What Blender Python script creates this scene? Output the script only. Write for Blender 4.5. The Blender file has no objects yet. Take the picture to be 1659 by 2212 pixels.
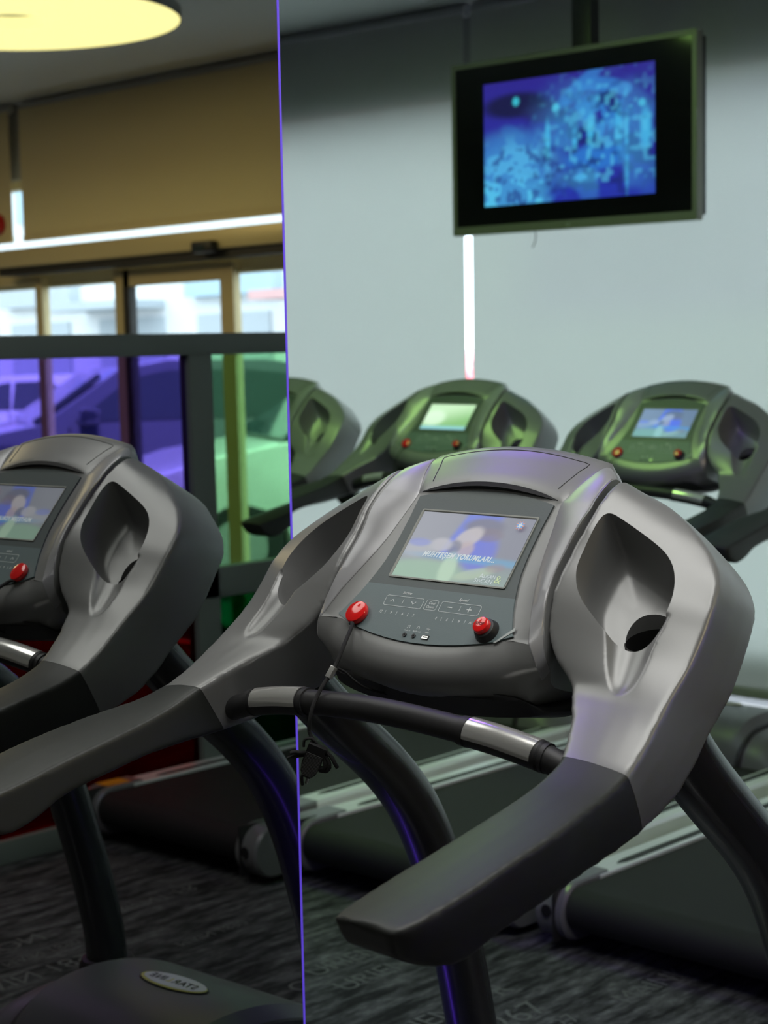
import bpy, bmesh, math, random
from mathutils import Vector, Matrix
PI = math.pi
SC = bpy.context.scene
COL = SC.collection
random.seed(7)

# ------------------------------------------------------------------ camera, world, lights, exposure
SC.view_settings.view_transform = 'Standard'
SC.view_settings.look = 'None'
SC.view_settings.gamma = 1.0
SC.view_settings.use_curve_mapping = False
SC.view_settings.exposure = 0.0

CAM_LOC = Vector((1.5607, -1.7328, 1.5235))
RV = Vector((0.730847, 0.682386, -0.014541)); UV = Vector((-0.057537, 0.082824, 0.994902)); DV = Vector((-0.680111, 0.726285, -0.099794))
cam = bpy.data.cameras.new('camera'); camo = bpy.data.objects.new('camera', cam); COL.objects.link(camo)
m3 = Matrix((RV, UV, -DV)).transposed().to_4x4()
camo.matrix_world = Matrix.Translation(CAM_LOC) @ m3
cam.sensor_fit = 'HORIZONTAL'; cam.sensor_width = 36.0; cam.lens = 3838.9 / 1659.0 * 36.0
cam.clip_start = 0.05; cam.clip_end = 200
cam.dof.use_dof = True; cam.dof.focus_distance = 2.42; cam.dof.aperture_fstop = 8.5
SC.camera = camo

W = bpy.data.worlds.new('world'); SC.world = W; W.use_nodes = True
wn = W.node_tree.nodes; wl = W.node_tree.links
bgn = wn.get('Background') or wn.new('ShaderNodeBackground')
bgn.inputs[0].default_value = (0.80, 0.91, 1.0, 1); bgn.inputs[1].default_value = 6.0

def area(name, loc, size, power, color, rot=(0, 0, 0), spread=PI, shape='SQUARE', sy=None):
    l = bpy.data.lights.new(name, 'AREA'); l.energy = power; l.color = color; l.shape = shape; l.size = size
    if sy: l.size_y = sy
    l.spread = spread
    o = bpy.data.objects.new(name, l); o.location = loc; o.rotation_euler = rot; COL.objects.link(o); return o

# ------------------------------------------------------------------ materials
MATS = {}
def mat(name, col, rough=0.5, metal=0.0, coat=0.0, emit=None, es=1.0, bump=None, spec=0.5, noise=None):
    m = bpy.data.materials.new(name); m.use_nodes = True
    nt = m.node_tree; p = nt.nodes['Principled BSDF']
    p.inputs['Base Color'].default_value = (*col, 1); p.inputs['Roughness'].default_value = rough
    p.inputs['Metallic'].default_value = metal; p.inputs['Coat Weight'].default_value = coat
    p.inputs['Specular IOR Level'].default_value = spec
    if emit: p.inputs['Emission Color'].default_value = (*emit, 1); p.inputs['Emission Strength'].default_value = es
    if bump or noise:
        tc = nt.nodes.new('ShaderNodeTexCoord'); nz = nt.nodes.new('ShaderNodeTexNoise')
        sc, st = bump or noise[:2]
        nz.inputs['Scale'].default_value = sc; nz.inputs['Detail'].default_value = 3
        nt.links.new(tc.outputs['Object'], nz.inputs['Vector'])
        if bump:
            b = nt.nodes.new('ShaderNodeBump'); b.inputs['Strength'].default_value = st; b.inputs['Distance'].default_value = 0.002
            nt.links.new(nz.outputs['Fac'], b.inputs['Height']); nt.links.new(b.outputs['Normal'], p.inputs['Normal'])
        if noise:
            mx = nt.nodes.new('ShaderNodeMix'); mx.data_type = 'RGBA'
            mx.inputs[6].default_value = (*[c * (1 - st) for c in col], 1); mx.inputs[7].default_value = (*[min(1, c * (1 + st)) for c in col], 1)
            nt.links.new(nz.outputs['Fac'], mx.inputs[0]); nt.links.new(mx.outputs[2], p.inputs['Base Color'])
    MATS[name] = m; return m
mat('silver_plastic', (0.215, 0.217, 0.214), 0.34, 0.20, bump=(900, 0.02), spec=0.7)
mat('band_silver', (0.33, 0.33, 0.34), 0.34, 0.25)
mat('grip_rubber', (0.033, 0.036, 0.034), 0.45, bump=(1500, 0.08), spec=0.35)
mat('black_plastic', (0.018, 0.018, 0.019), 0.45)
mat('bar_rubber', (0.020, 0.020, 0.021), 0.5, bump=(1600, 0.1))
mat('post_paint', (0.030, 0.032, 0.033), 0.27, 0.0, coat=0.15)
mat('well_black', (0.006, 0.006, 0.006), 0.7)
mat('chrome', (0.95, 0.94, 0.90), 0.18, 0.78)
mat('panel_dark', (0.075, 0.092, 0.092), 0.42, bump=(500, 0.05))
mat('panel_slate', (0.115, 0.155, 0.160), 0.40, bump=(500, 0.05))
mat('panel_print', (0.78, 0.82, 0.80), 0.5)
mat('film', (0.33, 0.36, 0.35), 0.25)
mat('bezel', (0.26, 0.27, 0.24), 0.4)
mat('red_button', (0.75, 0.012, 0.012), 0.14, coat=0.7)
mat('button_print', (0.18, 0.0, 0.0), 0.5)
mat('jack_metal', (0.6, 0.6, 0.58), 0.25, 1.0)
mat('cord', (0.012, 0.012, 0.013), 0.7, bump=(2500, 0.6))
mat('clip_ridge', (0.13, 0.13, 0.13), 0.5)
mat('hood_grey', (0.13, 0.13, 0.13), 0.42)
mat('hood_dark', (0.02, 0.02, 0.02), 0.5)
mat('belt', (0.011, 0.011, 0.011), 0.75, bump=(900, 0.3))
mat('aluminium', (0.78, 0.80, 0.78), 0.38, 0.30)
mat('rail_strip', (0.02, 0.02, 0.02), 0.6)
mat('cap_grey', (0.19, 0.19, 0.19), 0.32, 0.2)
mat('badge_white', (0.65, 0.66, 0.62), 0.3)
mat('badge_yellow', (0.62, 0.60, 0.10), 0.3)
mat('badge_ink', (0.02, 0.03, 0.02), 0.4)
mat('label_orange', (0.85, 0.35, 0.02), 0.5)
mat('tv_black', (0.006, 0.006, 0.007), 0.08)
mat('tv_frame', (0.22, 0.22, 0.18), 0.4, 0.2)
mat('pole_black', (0.02, 0.02, 0.02), 0.4)
mat('wall_paint', (0.42, 0.42, 0.43), 0.8)
mat('ceiling_paint', (0.70, 0.72, 0.71), 0.85)
mat('frame_green_grey', (0.17, 0.195, 0.178), 0.5)
mat('frame_beige', (0.70, 0.58, 0.32), 0.4, 0.2)
mat('frame_dark', (0.03, 0.028, 0.025), 0.5)
mat('red_plastic', (0.5, 0.01, 0.01), 0.4)
mat('car_white', (0.80, 0.80, 0.78), 0.25, coat=0.6)
mat('car_red', (0.75, 0.10, 0.13), 0.3, coat=0.5)
mat('car_navy', (0.03, 0.04, 0.07), 0.2, coat=0.8)
mat('car_glass', (0.03, 0.05, 0.06), 0.05, 0.0, spec=0.3)
mat('tyre', (0.015, 0.015, 0.015), 0.8)
mat('car_trim', (0.03, 0.03, 0.03), 0.5)
mat('tail_red', (0.6, 0.02, 0.03), 0.2)
mat('wheel_alloy', (0.5, 0.5, 0.5), 0.3, 0.8)
mat('asphalt', (0.16, 0.16, 0.16), 0.85, noise=(3, 0.3))
mat('pavement', (0.42, 0.40, 0.38), 0.8, noise=(5, 0.2))
mat('shop_white', (0.85, 0.86, 0.88), 0.7)
mat('shop_grey', (0.52, 0.57, 0.62), 0.7)
mat('shop_blue', (0.45, 0.62, 0.74), 0.5)
mat('shop_red', (0.75, 0.45, 0.45), 0.6)
mat('shrub', (0.05, 0.10, 0.03), 0.8, noise=(8, 0.5))
mat('ring_yellow', (0.3, 0.25, 0.1), 0.5, emit=(1.0, 0.90, 0.36), es=2.3)
mat('ring_white', (0.8, 0.8, 0.8), 0.5, emit=(1.0, 0.99, 0.95), es=5.7)
mat('fill_ring_purple', (0.3, 0.2, 0.6), 0.5, emit=(0.30, 0.12, 1.0), es=8.0)
mat('fill_ring_green', (0.3, 0.5, 0.2), 0.5, emit=(0.52, 1.0, 0.24), es=6.5)
mat('fill_ring_warm', (0.8, 0.7, 0.5), 0.5, emit=(1.0, 0.80, 0.42), es=17.0)
mat('led_purple', (0.1, 0.05, 0.4), 0.4, emit=(0.09, 0.05, 0.52), es=1.0)
mat('led_strip', (0.1, 0.05, 0.4), 0.4, emit=(0.16, 0.05, 1.0), es=7.0)
mat('lamp_rim', (0.25, 0.25, 0.24), 0.5)

def glassmat(name, tint, gloss=0.08):
    m = bpy.data.materials.new(name); m.use_nodes = True; nt = m.node_tree
    for n in list(nt.nodes): nt.nodes.remove(n)
    o = nt.nodes.new('ShaderNodeOutputMaterial'); t = nt.nodes.new('ShaderNodeBsdfTransparent'); g = nt.nodes.new('ShaderNodeBsdfGlossy')
    t.inputs[0].default_value = (*tint, 1); g.inputs['Roughness'].default_value = 0.02
    mx = nt.nodes.new('ShaderNodeMixShader'); fr = nt.nodes.new('ShaderNodeLayerWeight'); fr.inputs[0].default_value = gloss
    nt.links.new(fr.outputs['Fresnel'], mx.inputs[0]); nt.links.new(t.outputs[0], mx.inputs[1]); nt.links.new(g.outputs[0], mx.inputs[2])
    nt.links.new(mx.outputs[0], o.inputs[0]); MATS[name] = m
glassmat('glass_clear', (0.93, 0.96, 0.96))
glassmat('glass_purple', (0.50, 0.40, 0.88))
glassmat('glass_green', (0.55, 0.80, 0.57))
glassmat('glass_red', (0.40, 0.01, 0.02))
glassmat('glass_deep_green', (0.02, 0.22, 0.10))

def mirrormat():
    m = bpy.data.materials.new('mirror_glass'); m.use_nodes = True; nt = m.node_tree
    for n in list(nt.nodes): nt.nodes.remove(n)
    o = nt.nodes.new('ShaderNodeOutputMaterial'); g = nt.nodes.new('ShaderNodeBsdfGlossy')
    g.inputs[0].default_value = (0.50, 0.51, 0.50, 1); g.inputs['Roughness'].default_value = 0.0
    nt.links.new(g.outputs[0], o.inputs[0]); MATS['mirror_glass'] = m
mirrormat()

def blindmat(name, col, trans, tcol):
    m = bpy.data.materials.new(name); m.use_nodes = True; nt = m.node_tree
    for n in list(nt.nodes): nt.nodes.remove(n)
    o = nt.nodes.new('ShaderNodeOutputMaterial'); d = nt.nodes.new('ShaderNodeBsdfDiffuse'); t = nt.nodes.new('ShaderNodeBsdfTranslucent')
    d.inputs[0].default_value = (*col, 1); t.inputs[0].default_value = (*tcol, 1)
    tc = nt.nodes.new('ShaderNodeTexCoord'); mp = nt.nodes.new('ShaderNodeMapping'); mp.inputs['Scale'].default_value = (3, 3, 300)
    nz = nt.nodes.new('ShaderNodeTexNoise'); nz.inputs['Scale'].default_value = 1.0
    b = nt.nodes.new('ShaderNodeBump'); b.inputs['Strength'].default_value = 0.15; b.inputs['Distance'].default_value = 0.002
    nt.links.new(tc.outputs['Object'], mp.inputs[0]); nt.links.new(mp.outputs[0], nz.inputs['Vector']); nt.links.new(nz.outputs[0], b.inputs['Height']); nt.links.new(b.outputs[0], d.inputs['Normal'])
    mx = nt.nodes.new('ShaderNodeMixShader'); mx.inputs[0].default_value = trans
    nt.links.new(d.outputs[0], mx.inputs[1]); nt.links.new(t.outputs[0], mx.inputs[2]); nt.links.new(mx.outputs[0], o.inputs[0]); MATS[name] = m
blindmat('blind_white', (0.60, 0.60, 0.60), 0.58, (0.73, 0.745, 0.71))
blindmat('blind_beige', (0.78, 0.66, 0.42), 0.25, (0.6, 0.52, 0.30))

def carpetmat():
    m = bpy.data.materials.new('carpet'); m.use_nodes = True; nt = m.node_tree; N = nt.nodes; L = nt.links
    p = N['Principled BSDF']; p.inputs['Roughness'].default_value = 0.9; p.inputs['Specular IOR Level'].default_value = 0.15
    tc = N.new('ShaderNodeTexCoord')
    def noise(scale, det, mapping, rough=0.6):
        mp = N.new('ShaderNodeMapping'); mp.inputs['Scale'].default_value = mapping; L.new(tc.outputs['Object'], mp.inputs[0])
        n = N.new('ShaderNodeTexNoise'); n.inputs['Scale'].default_value = scale; n.inputs['Detail'].default_value = det; n.inputs['Roughness'].default_value = rough
        L.new(mp.outputs[0], n.inputs['Vector']); return n
    a = noise(1.0, 5, (30, 5, 1)); b = noise(1.0, 3, (1.5, 1.5, 1)); c = noise(1.0, 4, (60, 22, 1), 0.7)
    def ramp(src, p0, p1, c0, c1):
        r = N.new('ShaderNodeValToRGB'); r.color_ramp.elements[0].position = p0; r.color_ramp.elements[1].position = p1
        r.color_ramp.elements[0].color = (*c0, 1); r.color_ramp.elements[1].color = (*c1, 1); L.new(src, r.inputs[0]); return r
    r1 = ramp(a.outputs['Fac'], 0.40, 0.64, (0.028, 0.029, 0.030), (0.135, 0.138, 0.140))
    r2 = ramp(c.outputs['Fac'], 0.45, 0.75, (0.75, 0.75, 0.75), (1.7, 1.7, 1.7))
    r3 = ramp(b.outputs['Fac'], 0.35, 0.65, (0.7, 0.7, 0.7), (1.25, 1.25, 1.25))
    def mul(x, y):
        q = N.new('ShaderNodeMix'); q.data_type = 'RGBA'; q.blend_type = 'MULTIPLY'; q.inputs[0].default_value = 1.0
        L.new(x, q.inputs[6]); L.new(y, q.inputs[7]); return q.outputs[2]
    o = mul(mul(r1.outputs[0], r2.outputs[0]), r3.outputs[0]); L.new(o, p.inputs['Base Color'])
    f = N.new('ShaderNodeTexNoise'); f.inputs['Scale'].default_value = 700; L.new(tc.outputs['Object'], f.inputs['Vector'])
    bp = N.new('ShaderNodeBump'); bp.inputs['Strength'].default_value = 0.5; bp.inputs['Distance'].default_value = 0.003
    L.new(f.outputs[0], bp.inputs['Height']); L.new(bp.outputs[0], p.inputs['Normal']); MATS['carpet'] = m
carpetmat()
mat('carpet_print', (0.125, 0.13, 0.127), 0.9, noise=(90, 0.6))

def vcolmat(name, strength, diffuse=0.02, rough=0.15):
    m = bpy.data.materials.new(name); m.use_nodes = True; nt = m.node_tree; p = nt.nodes['Principled BSDF']
    a = nt.nodes.new('ShaderNodeVertexColor'); a.layer_name = 'Col'
    p.inputs['Base Color'].default_value = (diffuse, diffuse, diffuse, 1); p.inputs['Roughness'].default_value = rough
    nt.links.new(a.outputs[0], p.inputs['Emission Color']); p.inputs['Emission Strength'].default_value = strength; MATS[name] = m
vcolmat('lcd_picture', 0.70, 0.10, 0.35); vcolmat('tv_picture', 1.0)

# ------------------------------------------------------------------ mesh helpers
def smooth(me, ang=35):
    for p in me.polygons: p.use_smooth = True
    try: me.set_sharp_from_angle(angle=math.radians(ang))
    except Exception: pass
def obj(name, me, m=None, parent=None, loc=None, sm=True, ang=35):
    if isinstance(me, bmesh.types.BMesh):
        bm = me; bmesh.ops.recalc_face_normals(bm, faces=bm.faces[:]); me = bpy.data.meshes.new(name); bm.to_mesh(me); bm.free()
    if sm: smooth(me, ang)
    o = bpy.data.objects.new(name, me); COL.objects.link(o)
    if m:
        me.materials.clear(); me.materials.append(MATS[m])
    if parent: o.parent = parent
    if loc: o.location = loc
    return o
def empty(name, label, cat, loc=(0, 0, 0), rz=0, group=None):
    o = bpy.data.objects.new(name, None); COL.objects.link(o); o.location = loc; o.rotation_euler = (0, 0, rz)
    o.empty_display_size = 0.1; tag(o, label, cat, group); return o
def tag(o, label=None, cat=None, group=None, kind=None):
    if label: o['label'] = label
    if cat: o['category'] = cat
    if group: o['group'] = group
    if kind: o['kind'] = kind
    return o
def struct(o, label=None): o['kind'] = 'structure'; 
def copy_tree(o, parent=None, skip=()):
    c = o.copy(); COL.objects.link(c)
    if parent: c.parent = parent
    for ch in list(o.children):
        if ch.name.split('.')[0] in skip: continue
        copy_tree(ch, c, skip)
    return c
def box(bm, x0, x1, y0, y1, z0, z1, bev=0.0, seg=2):
    r = bmesh.ops.create_cube(bm, size=1.0); vs = r['verts']
    bmesh.ops.scale(bm, vec=(x1 - x0, y1 - y0, z1 - z0), verts=vs)
    bmesh.ops.translate(bm, vec=((x0 + x1) / 2, (y0 + y1) / 2, (z0 + z1) / 2), verts=vs)
    if bev:
        es = list({e for v in vs for e in v.link_edges})
        bmesh.ops.bevel(bm, geom=es, offset=bev, segments=seg, affect='EDGES', profile=0.6)
    return bm
def bx(*a, **k): return box(bmesh.new(), *a, **k)
def loft(bm, rings, closed=True, caps=True):
    R = [[bm.verts.new(p) for p in r] for r in rings]; n = len(rings[0])
    for a, b in zip(R[:-1], R[1:]):
        for i in range(n if closed else n - 1):
            j = (i + 1) % n
            try: bm.faces.new((a[i], a[j], b[j], b[i]))
            except ValueError: pass
    if caps:
        for r in (R[0], R[-1]):
            try: bm.faces.new(r)
            except ValueError: pass
    return bm
def catmull(P, n=6):
    P = [Vector(p) for p in P]; out = []
    for i in range(len(P) - 1):
        a = P[max(i - 1, 0)]; b = P[i]; c = P[i + 1]; d = P[min(i + 2, len(P) - 1)]
        for k in range(n):
            t = k / n; out.append(0.5 * ((2 * b) + (c - a) * t + (2 * a - 5 * b + 4 * c - d) * t * t + (3 * b - a - 3 * c + d) * t ** 3))
    out.append(P[-1]); return out
def tube(bm, P, r, n=12, sub=6, r2=None, up=Vector((0, 0, 1)), caps=True):
    """r may be a list of radii along P; r2 = second radius (elliptical)"""
    Q = catmull(P, sub) if sub > 1 else [Vector(p) for p in P]
    rr = r if isinstance(r, (list, tuple)) else [r] * len(P)
    m = len(Q); rings = []
    for i, q in enumerate(Q):
        t = (Q[min(i + 1, m - 1)] - Q[max(i - 1, 0)]).normalized()
        s = t.cross(up)
        if s.length < 1e-4: s = t.cross(Vector((1, 0, 0)))
        s.normalize(); v = s.cross(t)
        f = i / (m - 1) * (len(rr) - 1); k = min(int(f), len(rr) - 2) if len(rr) > 1 else 0
        ra = rr[k] * (1 - (f - k)) + rr[min(k + 1, len(rr) - 1)] * (f - k)
        rb = ra if r2 is None else ra / (rr[0]) * r2
        rings.append([q + s * ra * math.cos(2 * PI * j / n) + v * rb * math.sin(2 * PI * j / n) for j in range(n)])
    return loft(bm, rings, True, caps)
def cyl(bm, c, ax, r, h, n=32, r1=None, bev=0):
    c = Vector(c); ax = Vector(ax).normalized(); s = ax.orthogonal().normalized(); v = ax.cross(s); r1 = r if r1 is None else r1
    prof = [(r, 0), (r1, h)] if not bev else [(r, 0), (r1, h - bev), (r1 - bev * 0.3, h - bev * 0.3), (r1 - bev, h)]
    rings = [[c + ax * hh + (s * math.cos(2 * PI * j / n) + v * math.sin(2 * PI * j / n)) * q for j in range(n)] for q, hh in prof]
    return loft(bm, rings)
def bake(me_or_bm, mods, name='baked'):
    """evaluate a modifier stack and return the resulting mesh"""
    if isinstance(me_or_bm, bmesh.types.BMesh):
        bmesh.ops.recalc_face_normals(me_or_bm, faces=me_or_bm.faces[:]); me = bpy.data.meshes.new('t'); me_or_bm.to_mesh(me); me_or_bm.free()
    else: me = me_or_bm
    o = bpy.data.objects.new('t', me); COL.objects.link(o)
    tmp = []
    for md in mods:
        kind = md[0]
        if kind == 'remesh':
            r = o.modifiers.new('r', 'REMESH'); r.mode = 'VOXEL'; r.voxel_size = md[1]; r.use_smooth_shade = True
        elif kind == 'smooth':
            r = o.modifiers.new('s', 'SMOOTH'); r.factor = 0.5; r.iterations = md[1]
        elif kind == 'diff':
            c = bpy.data.meshes.new('c'); bmesh.ops.recalc_face_normals(md[1], faces=md[1].faces[:]); md[1].to_mesh(c); md[1].free()
            co = bpy.data.objects.new('c', c); COL.objects.link(co); tmp.append(co)
            r = o.modifiers.new('b', 'BOOLEAN'); r.operation = 'DIFFERENCE'; r.object = co; r.solver = 'EXACT'
        elif kind == 'subsurf':
            r = o.modifiers.new('s', 'SUBSURF'); r.levels = md[1]; r.render_levels = md[1]
        elif kind == 'solid':
            r = o.modifiers.new('s', 'SOLIDIFY'); r.thickness = md[1]; r.offset = md[2]
    bpy.context.view_layer.update()
    dg = bpy.context.evaluated_depsgraph_get()
    out = bpy.data.meshes.new_from_object(o.evaluated_get(dg), depsgraph=dg); out.name = name
    for c in tmp: bpy.data.objects.remove(c)
    bpy.data.objects.remove(o)
    return out
def mirror_mesh(me, name):
    m = me.copy(); m.name = name; m.transform(Matrix.Scale(-1, 4, (1, 0, 0))); m.flip_normals(); return m
def text_bm(bm, s, M, size, ax='CENTER', ext=0.0, shear=0.0, off=0.0, sx=1.0, sp=1.0):
    c = bpy.data.curves.new('t', 'FONT'); c.body = s; c.size = size; c.align_x = ax; c.align_y = 'CENTER'; c.extrude = ext; c.shear = shear; c.offset = off; c.space_character = sp
    o = bpy.data.objects.new('t', c); COL.objects.link(o); bpy.context.view_layer.update()
    dg = bpy.context.evaluated_depsgraph_get(); me = bpy.data.meshes.new_from_object(o.evaluated_get(dg), depsgraph=dg)
    bpy.data.objects.remove(o); me.transform(M @ Matrix.Diagonal((sx, 1, 1, 1))); bm.from_mesh(me); bpy.data.meshes.remove(me); return bm
def stroke(bm, pts, w, M, closed=False):
    """flat ribbon in a plane, matrix M maps (x,y,0)"""
    n = len(pts); P = [Vector((p[0], p[1])) for p in pts]; L_ = []
    for i in range(n):
        a = P[(i - 1) % n] if closed else P[max(i - 1, 0)]; b = P[(i + 1) % n] if closed else P[min(i + 1, n - 1)]
        t = (b - a).normalized(); nn = Vector((-t.y, t.x)); L_.append((P[i] + nn * w / 2, P[i] - nn * w / 2))
    V = [[bm.verts.new(M @ Vector((q.x, q.y, 0))) for q in pr] for pr in L_]
    for i in range(n if closed else n - 1):
        j = (i + 1) % n; bm.faces.new((V[i][0], V[j][0], V[j][1], V[i][1]))
    return bm
def rrect(x0, x1, y0, y1, r, n=5, sk=0.0):
    out = []
    for cx, cy, a0 in ((x1 - r, y1 - r, 0), (x0 + r, y1 - r, 90), (x0 + r, y0 + r, 180), (x1 - r, y0 + r, 270)):
        for k in range(n + 1):
            a = math.radians(a0 + 90 * k / n); out.append((cx + r * math.cos(a) + sk * (cy - y0), cy + r * math.sin(a)))
    return out

KZ = 1.14   # console key height; console coordinates below are given relative to it
def K(x, y, z): return Vector((x, y, z + KZ))

# ------------------------------------------------------------------ treadmill meshes
# arm: rows of inner top edge, outer top edge and thickness vector
ARM = [((.1935, .186, .190), (.200, .218, .170), (.09, -.050)),
       ((.1940, .158, .180), (.262, .195, .155), (.105, -.055)),
       ((.1945, .130, .160), (.315, .174, .128), (.105, -.055)),
       ((.1935, .104, .135), (.356, .153, .099), (.107, -.054)),
       ((.1900, .082, .107), (.380, .127, .073), (.110, -.053)),
       ((.1890, .056, .079), (.389, .100, .045), (.112, -.052)),
       ((.1920, .035, .048), (.391, .075, .013), (.115, -.052)),
       ((.1995, .018, .008), (.392, .044, -.020), (.116, -.054)),
       ((.218, .008, -.022), (.393, .012, -.044), (.114, -.058)),
       ((.249, -.003, -.048), (.395, -.012, -.061), (.108, -.064)),
       ((.271, -.031, -.065), (.398, -.035, -.078), (.098, -.074)),
       ((.295, -.064, -.083), (.402, -.060, -.096), (.073, -.084)),
       ((.312, -.098, -.102), (.406, -.088, -.112), (.045, -.084)),
       ((.321, -.120, -.113), (.409, -.106, -.120), (.034, -.083)),
       ((.323, -.155, -.128), (.414, -.150, -.132), (.014, -.080)),
       ((.323, -.20, -.141), (.421, -.205, -.140), (.006, -.078)),
       ((.322, -.26, -.154), (.428, -.26, -.149), (.0, -.076)),
       ((.321, -.34, -.170), (.430, -.34, -.163), (.0, -.076)),
       ((.319, -.40, -.183), (.429, -.40, -.176), (.0, -.078)),
       ((.319, -.44, -.191), (.428, -.445, -.184), (.0, -.064)),
       ((.319, -.468, -.197), (.424, -.478, -.191), (.004, -.047)),
       ((.320, -.486, -.201), (.418, -.497, -.195), (.010, -.036)),
       ((.324, -.496, -.204), (.412, -.506, -.199), (.012, -.024))]
def arm_rings(k0, k1):
    rings = []
    for kk in range(k0, k1 + 1):
        I, O, T = ARM[kk]; fi = {10: .97, 11: .92, 12: .86, 13: .80, 14: .68}.get(kk, 1.0 if kk < 10 else (.60 if kk < 18 else .74 if kk < 19 else .92))
        I = K(*I); O = K(*O); T = Vector((0, T[0], T[1])); ring = []
        nrm = T.cross(Vector((1, 0, 0))); nrm = -T.normalized()
        for t in (0, .25, .5, .75, 1):
            ring.append(I.lerp(O, t) + nrm * 0.004 * math.sin(PI * t))
        for t in (.33, .66, 1): ring.append(O + T * t + Vector((-0.012 * t * t, 0, 0)))
        for t in (.5, 1): ring.append((O + T + Vector((-0.012, 0, 0))).lerp(I + T * fi, t))
        for t in (.66, .33): ring.append(I + T * t * fi)
        rings.append(ring)
    return rings
def dense(rings, n=4):
    cols = list(zip(*rings)); dc = [catmull(c, n) for c in cols]; return [list(r) for r in zip(*dc)]
CUP = [(0.2141, 0.1295, 0.1488), (0.2094, 0.1256, 0.1473), (0.2081, 0.1195, 0.1422), (0.2078, 0.1122, 0.1354), (0.2073, 0.1026, 0.1246), (0.2063, 0.0943, 0.1144), (0.2058, 0.0835, 0.1014), (0.2067, 0.0736, 0.0907), (0.2089, 0.0655, 0.0814), (0.2132, 0.0592, 0.0728), (0.2200, 0.0520, 0.0604), (0.2267, 0.0479, 0.0523), (0.2351, 0.0449, 0.0451), (0.2438, 0.0423, 0.0380), (0.2532, 0.0401, 0.0305), (0.2646, 0.0381, 0.0227), (0.2737, 0.0353, 0.0147), (0.2843, 0.0338, 0.0086), (0.2980, 0.0346, 0.0047), (0.3078, 0.0362, 0.0032), (0.3172, 0.0390, 0.0033), (0.3263, 0.0438, 0.0059), (0.3320, 0.0494, 0.0106), (0.3358, 0.0556, 0.0167), (0.3384, 0.0632, 0.0248), (0.3390, 0.0704, 0.0336), (0.3405, 0.0787, 0.0434), (0.3413, 0.0881, 0.0546), (0.3368, 0.0974, 0.0654), (0.3313, 0.1077, 0.0775), (0.3248, 0.1145, 0.0863), (0.3168, 0.1204, 0.0945), (0.3079, 0.1251, 0.1022), (0.2981, 0.1274, 0.1086), (0.2863, 0.1283, 0.1150), (0.2733, 0.1296, 0.1220), (0.2602, 0.1300, 0.1283), (0.2457, 0.1310, 0.1358), (0.2336, 0.1312, 0.1415), (0.2239, 0.1312, 0.1460), (0.2180, 0.1312, 0.1486)]
def cup_cutter():
    P = [K(*p) for p in CUP]; m = len(P)
    for _ in range(2): P = [(P[k - 1] + P[k] * 2 + P[(k + 1) % m]) / 4 for k in range(m)]
    Q = catmull(P + P[:1], 4)[:-1]; c = sum(Q, Vector()) / len(Q)
    D = Vector((0.0, .50, -.866)); X = Vector((1, 0, 0)); rings = []; Nn = Vector((0, .74, -.67))
    for dep, sc in ((-.03, 1.0), (0, 1.0), (.02, .985), (.045, .96), (.062, .915), (.071, .84), (.075, .72), (.0765, .3)):
        rings.append([c + (q - c) * sc + D * dep for q in Q])
    return loft(bmesh.new(), rings)
def scoop_cutter():
    n_ = Vector((0, -.72, .69)); P = [(.307, .068, .034), (.3135, .0437, .0102), (.3200, .0226, -.0168), (.3262, .0019, -.0390), (.3300, -.0100, -.0515)]
    R_ = [.040, .036, .030, .022, .014]; dp = [.022, .017, .0125, .008, .001]; rings = []
    for i, (p, r, d) in enumerate(zip(P, R_, dp)):
        c = K(*p) + n_ * (r * .8 - d); t = (K(*P[min(i + 1, 4)]) - K(*P[max(i - 1, 0)])).normalized(); sx_ = t.cross(n_).normalized(); nn = sx_.cross(t)
        rings.append([c + sx_ * r * math.cos(a) + nn * r * .8 * math.sin(a) for a in [2 * PI * k / 32 for k in range(32)]])
    return loft(bmesh.new(), dense(rings, 5))
def well_cutter():
    return cyl(bmesh.new(), K(.291, .128, -.050), (0, -.30, .95), .034, .075, 40)

def cut(me, keep_front):
    bm = bmesh.new(); bm.from_mesh(me); nn = Vector((0, .85, .525)).normalized(); p = K(.36, -.1115, -.1085) + nn * (.0003 if keep_front else -.0003)
    r = bmesh.ops.bisect_plane(bm, geom=bm.verts[:] + bm.edges[:] + bm.faces[:], plane_co=p, plane_no=nn, clear_inner=keep_front, clear_outer=not keep_front)
    ed = [e for e in r['geom_cut'] if isinstance(e, bmesh.types.BMEdge)]
    bmesh.ops.holes_fill(bm, edges=ed, sides=0); out = bpy.data.meshes.new(me.name); bm.to_mesh(out); bm.free(); return out
def make_arm():
    bm = loft(bmesh.new(), dense(arm_rings(0, 16)))
    me = bake(bm, [('remesh', .0040), ('smooth', 5)])
    me = bake(me, [('diff', scoop_cutter()), ('remesh', .0026), ('smooth', 5)])
    me = bake(me, [('diff', cup_cutter())])
    me = bake(me, [('diff', well_cutter())], 'arm')
    return cut(me, True)
def make_grip():
    bm = loft(bmesh.new(), dense(arm_rings(9, len(ARM) - 1)))
    me = bake(bm, [('remesh', .0040), ('smooth', 5)]); me = bake(me, [('remesh', .0026), ('smooth', 5)], 'hand_grip')
    return cut(me, False)

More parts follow.
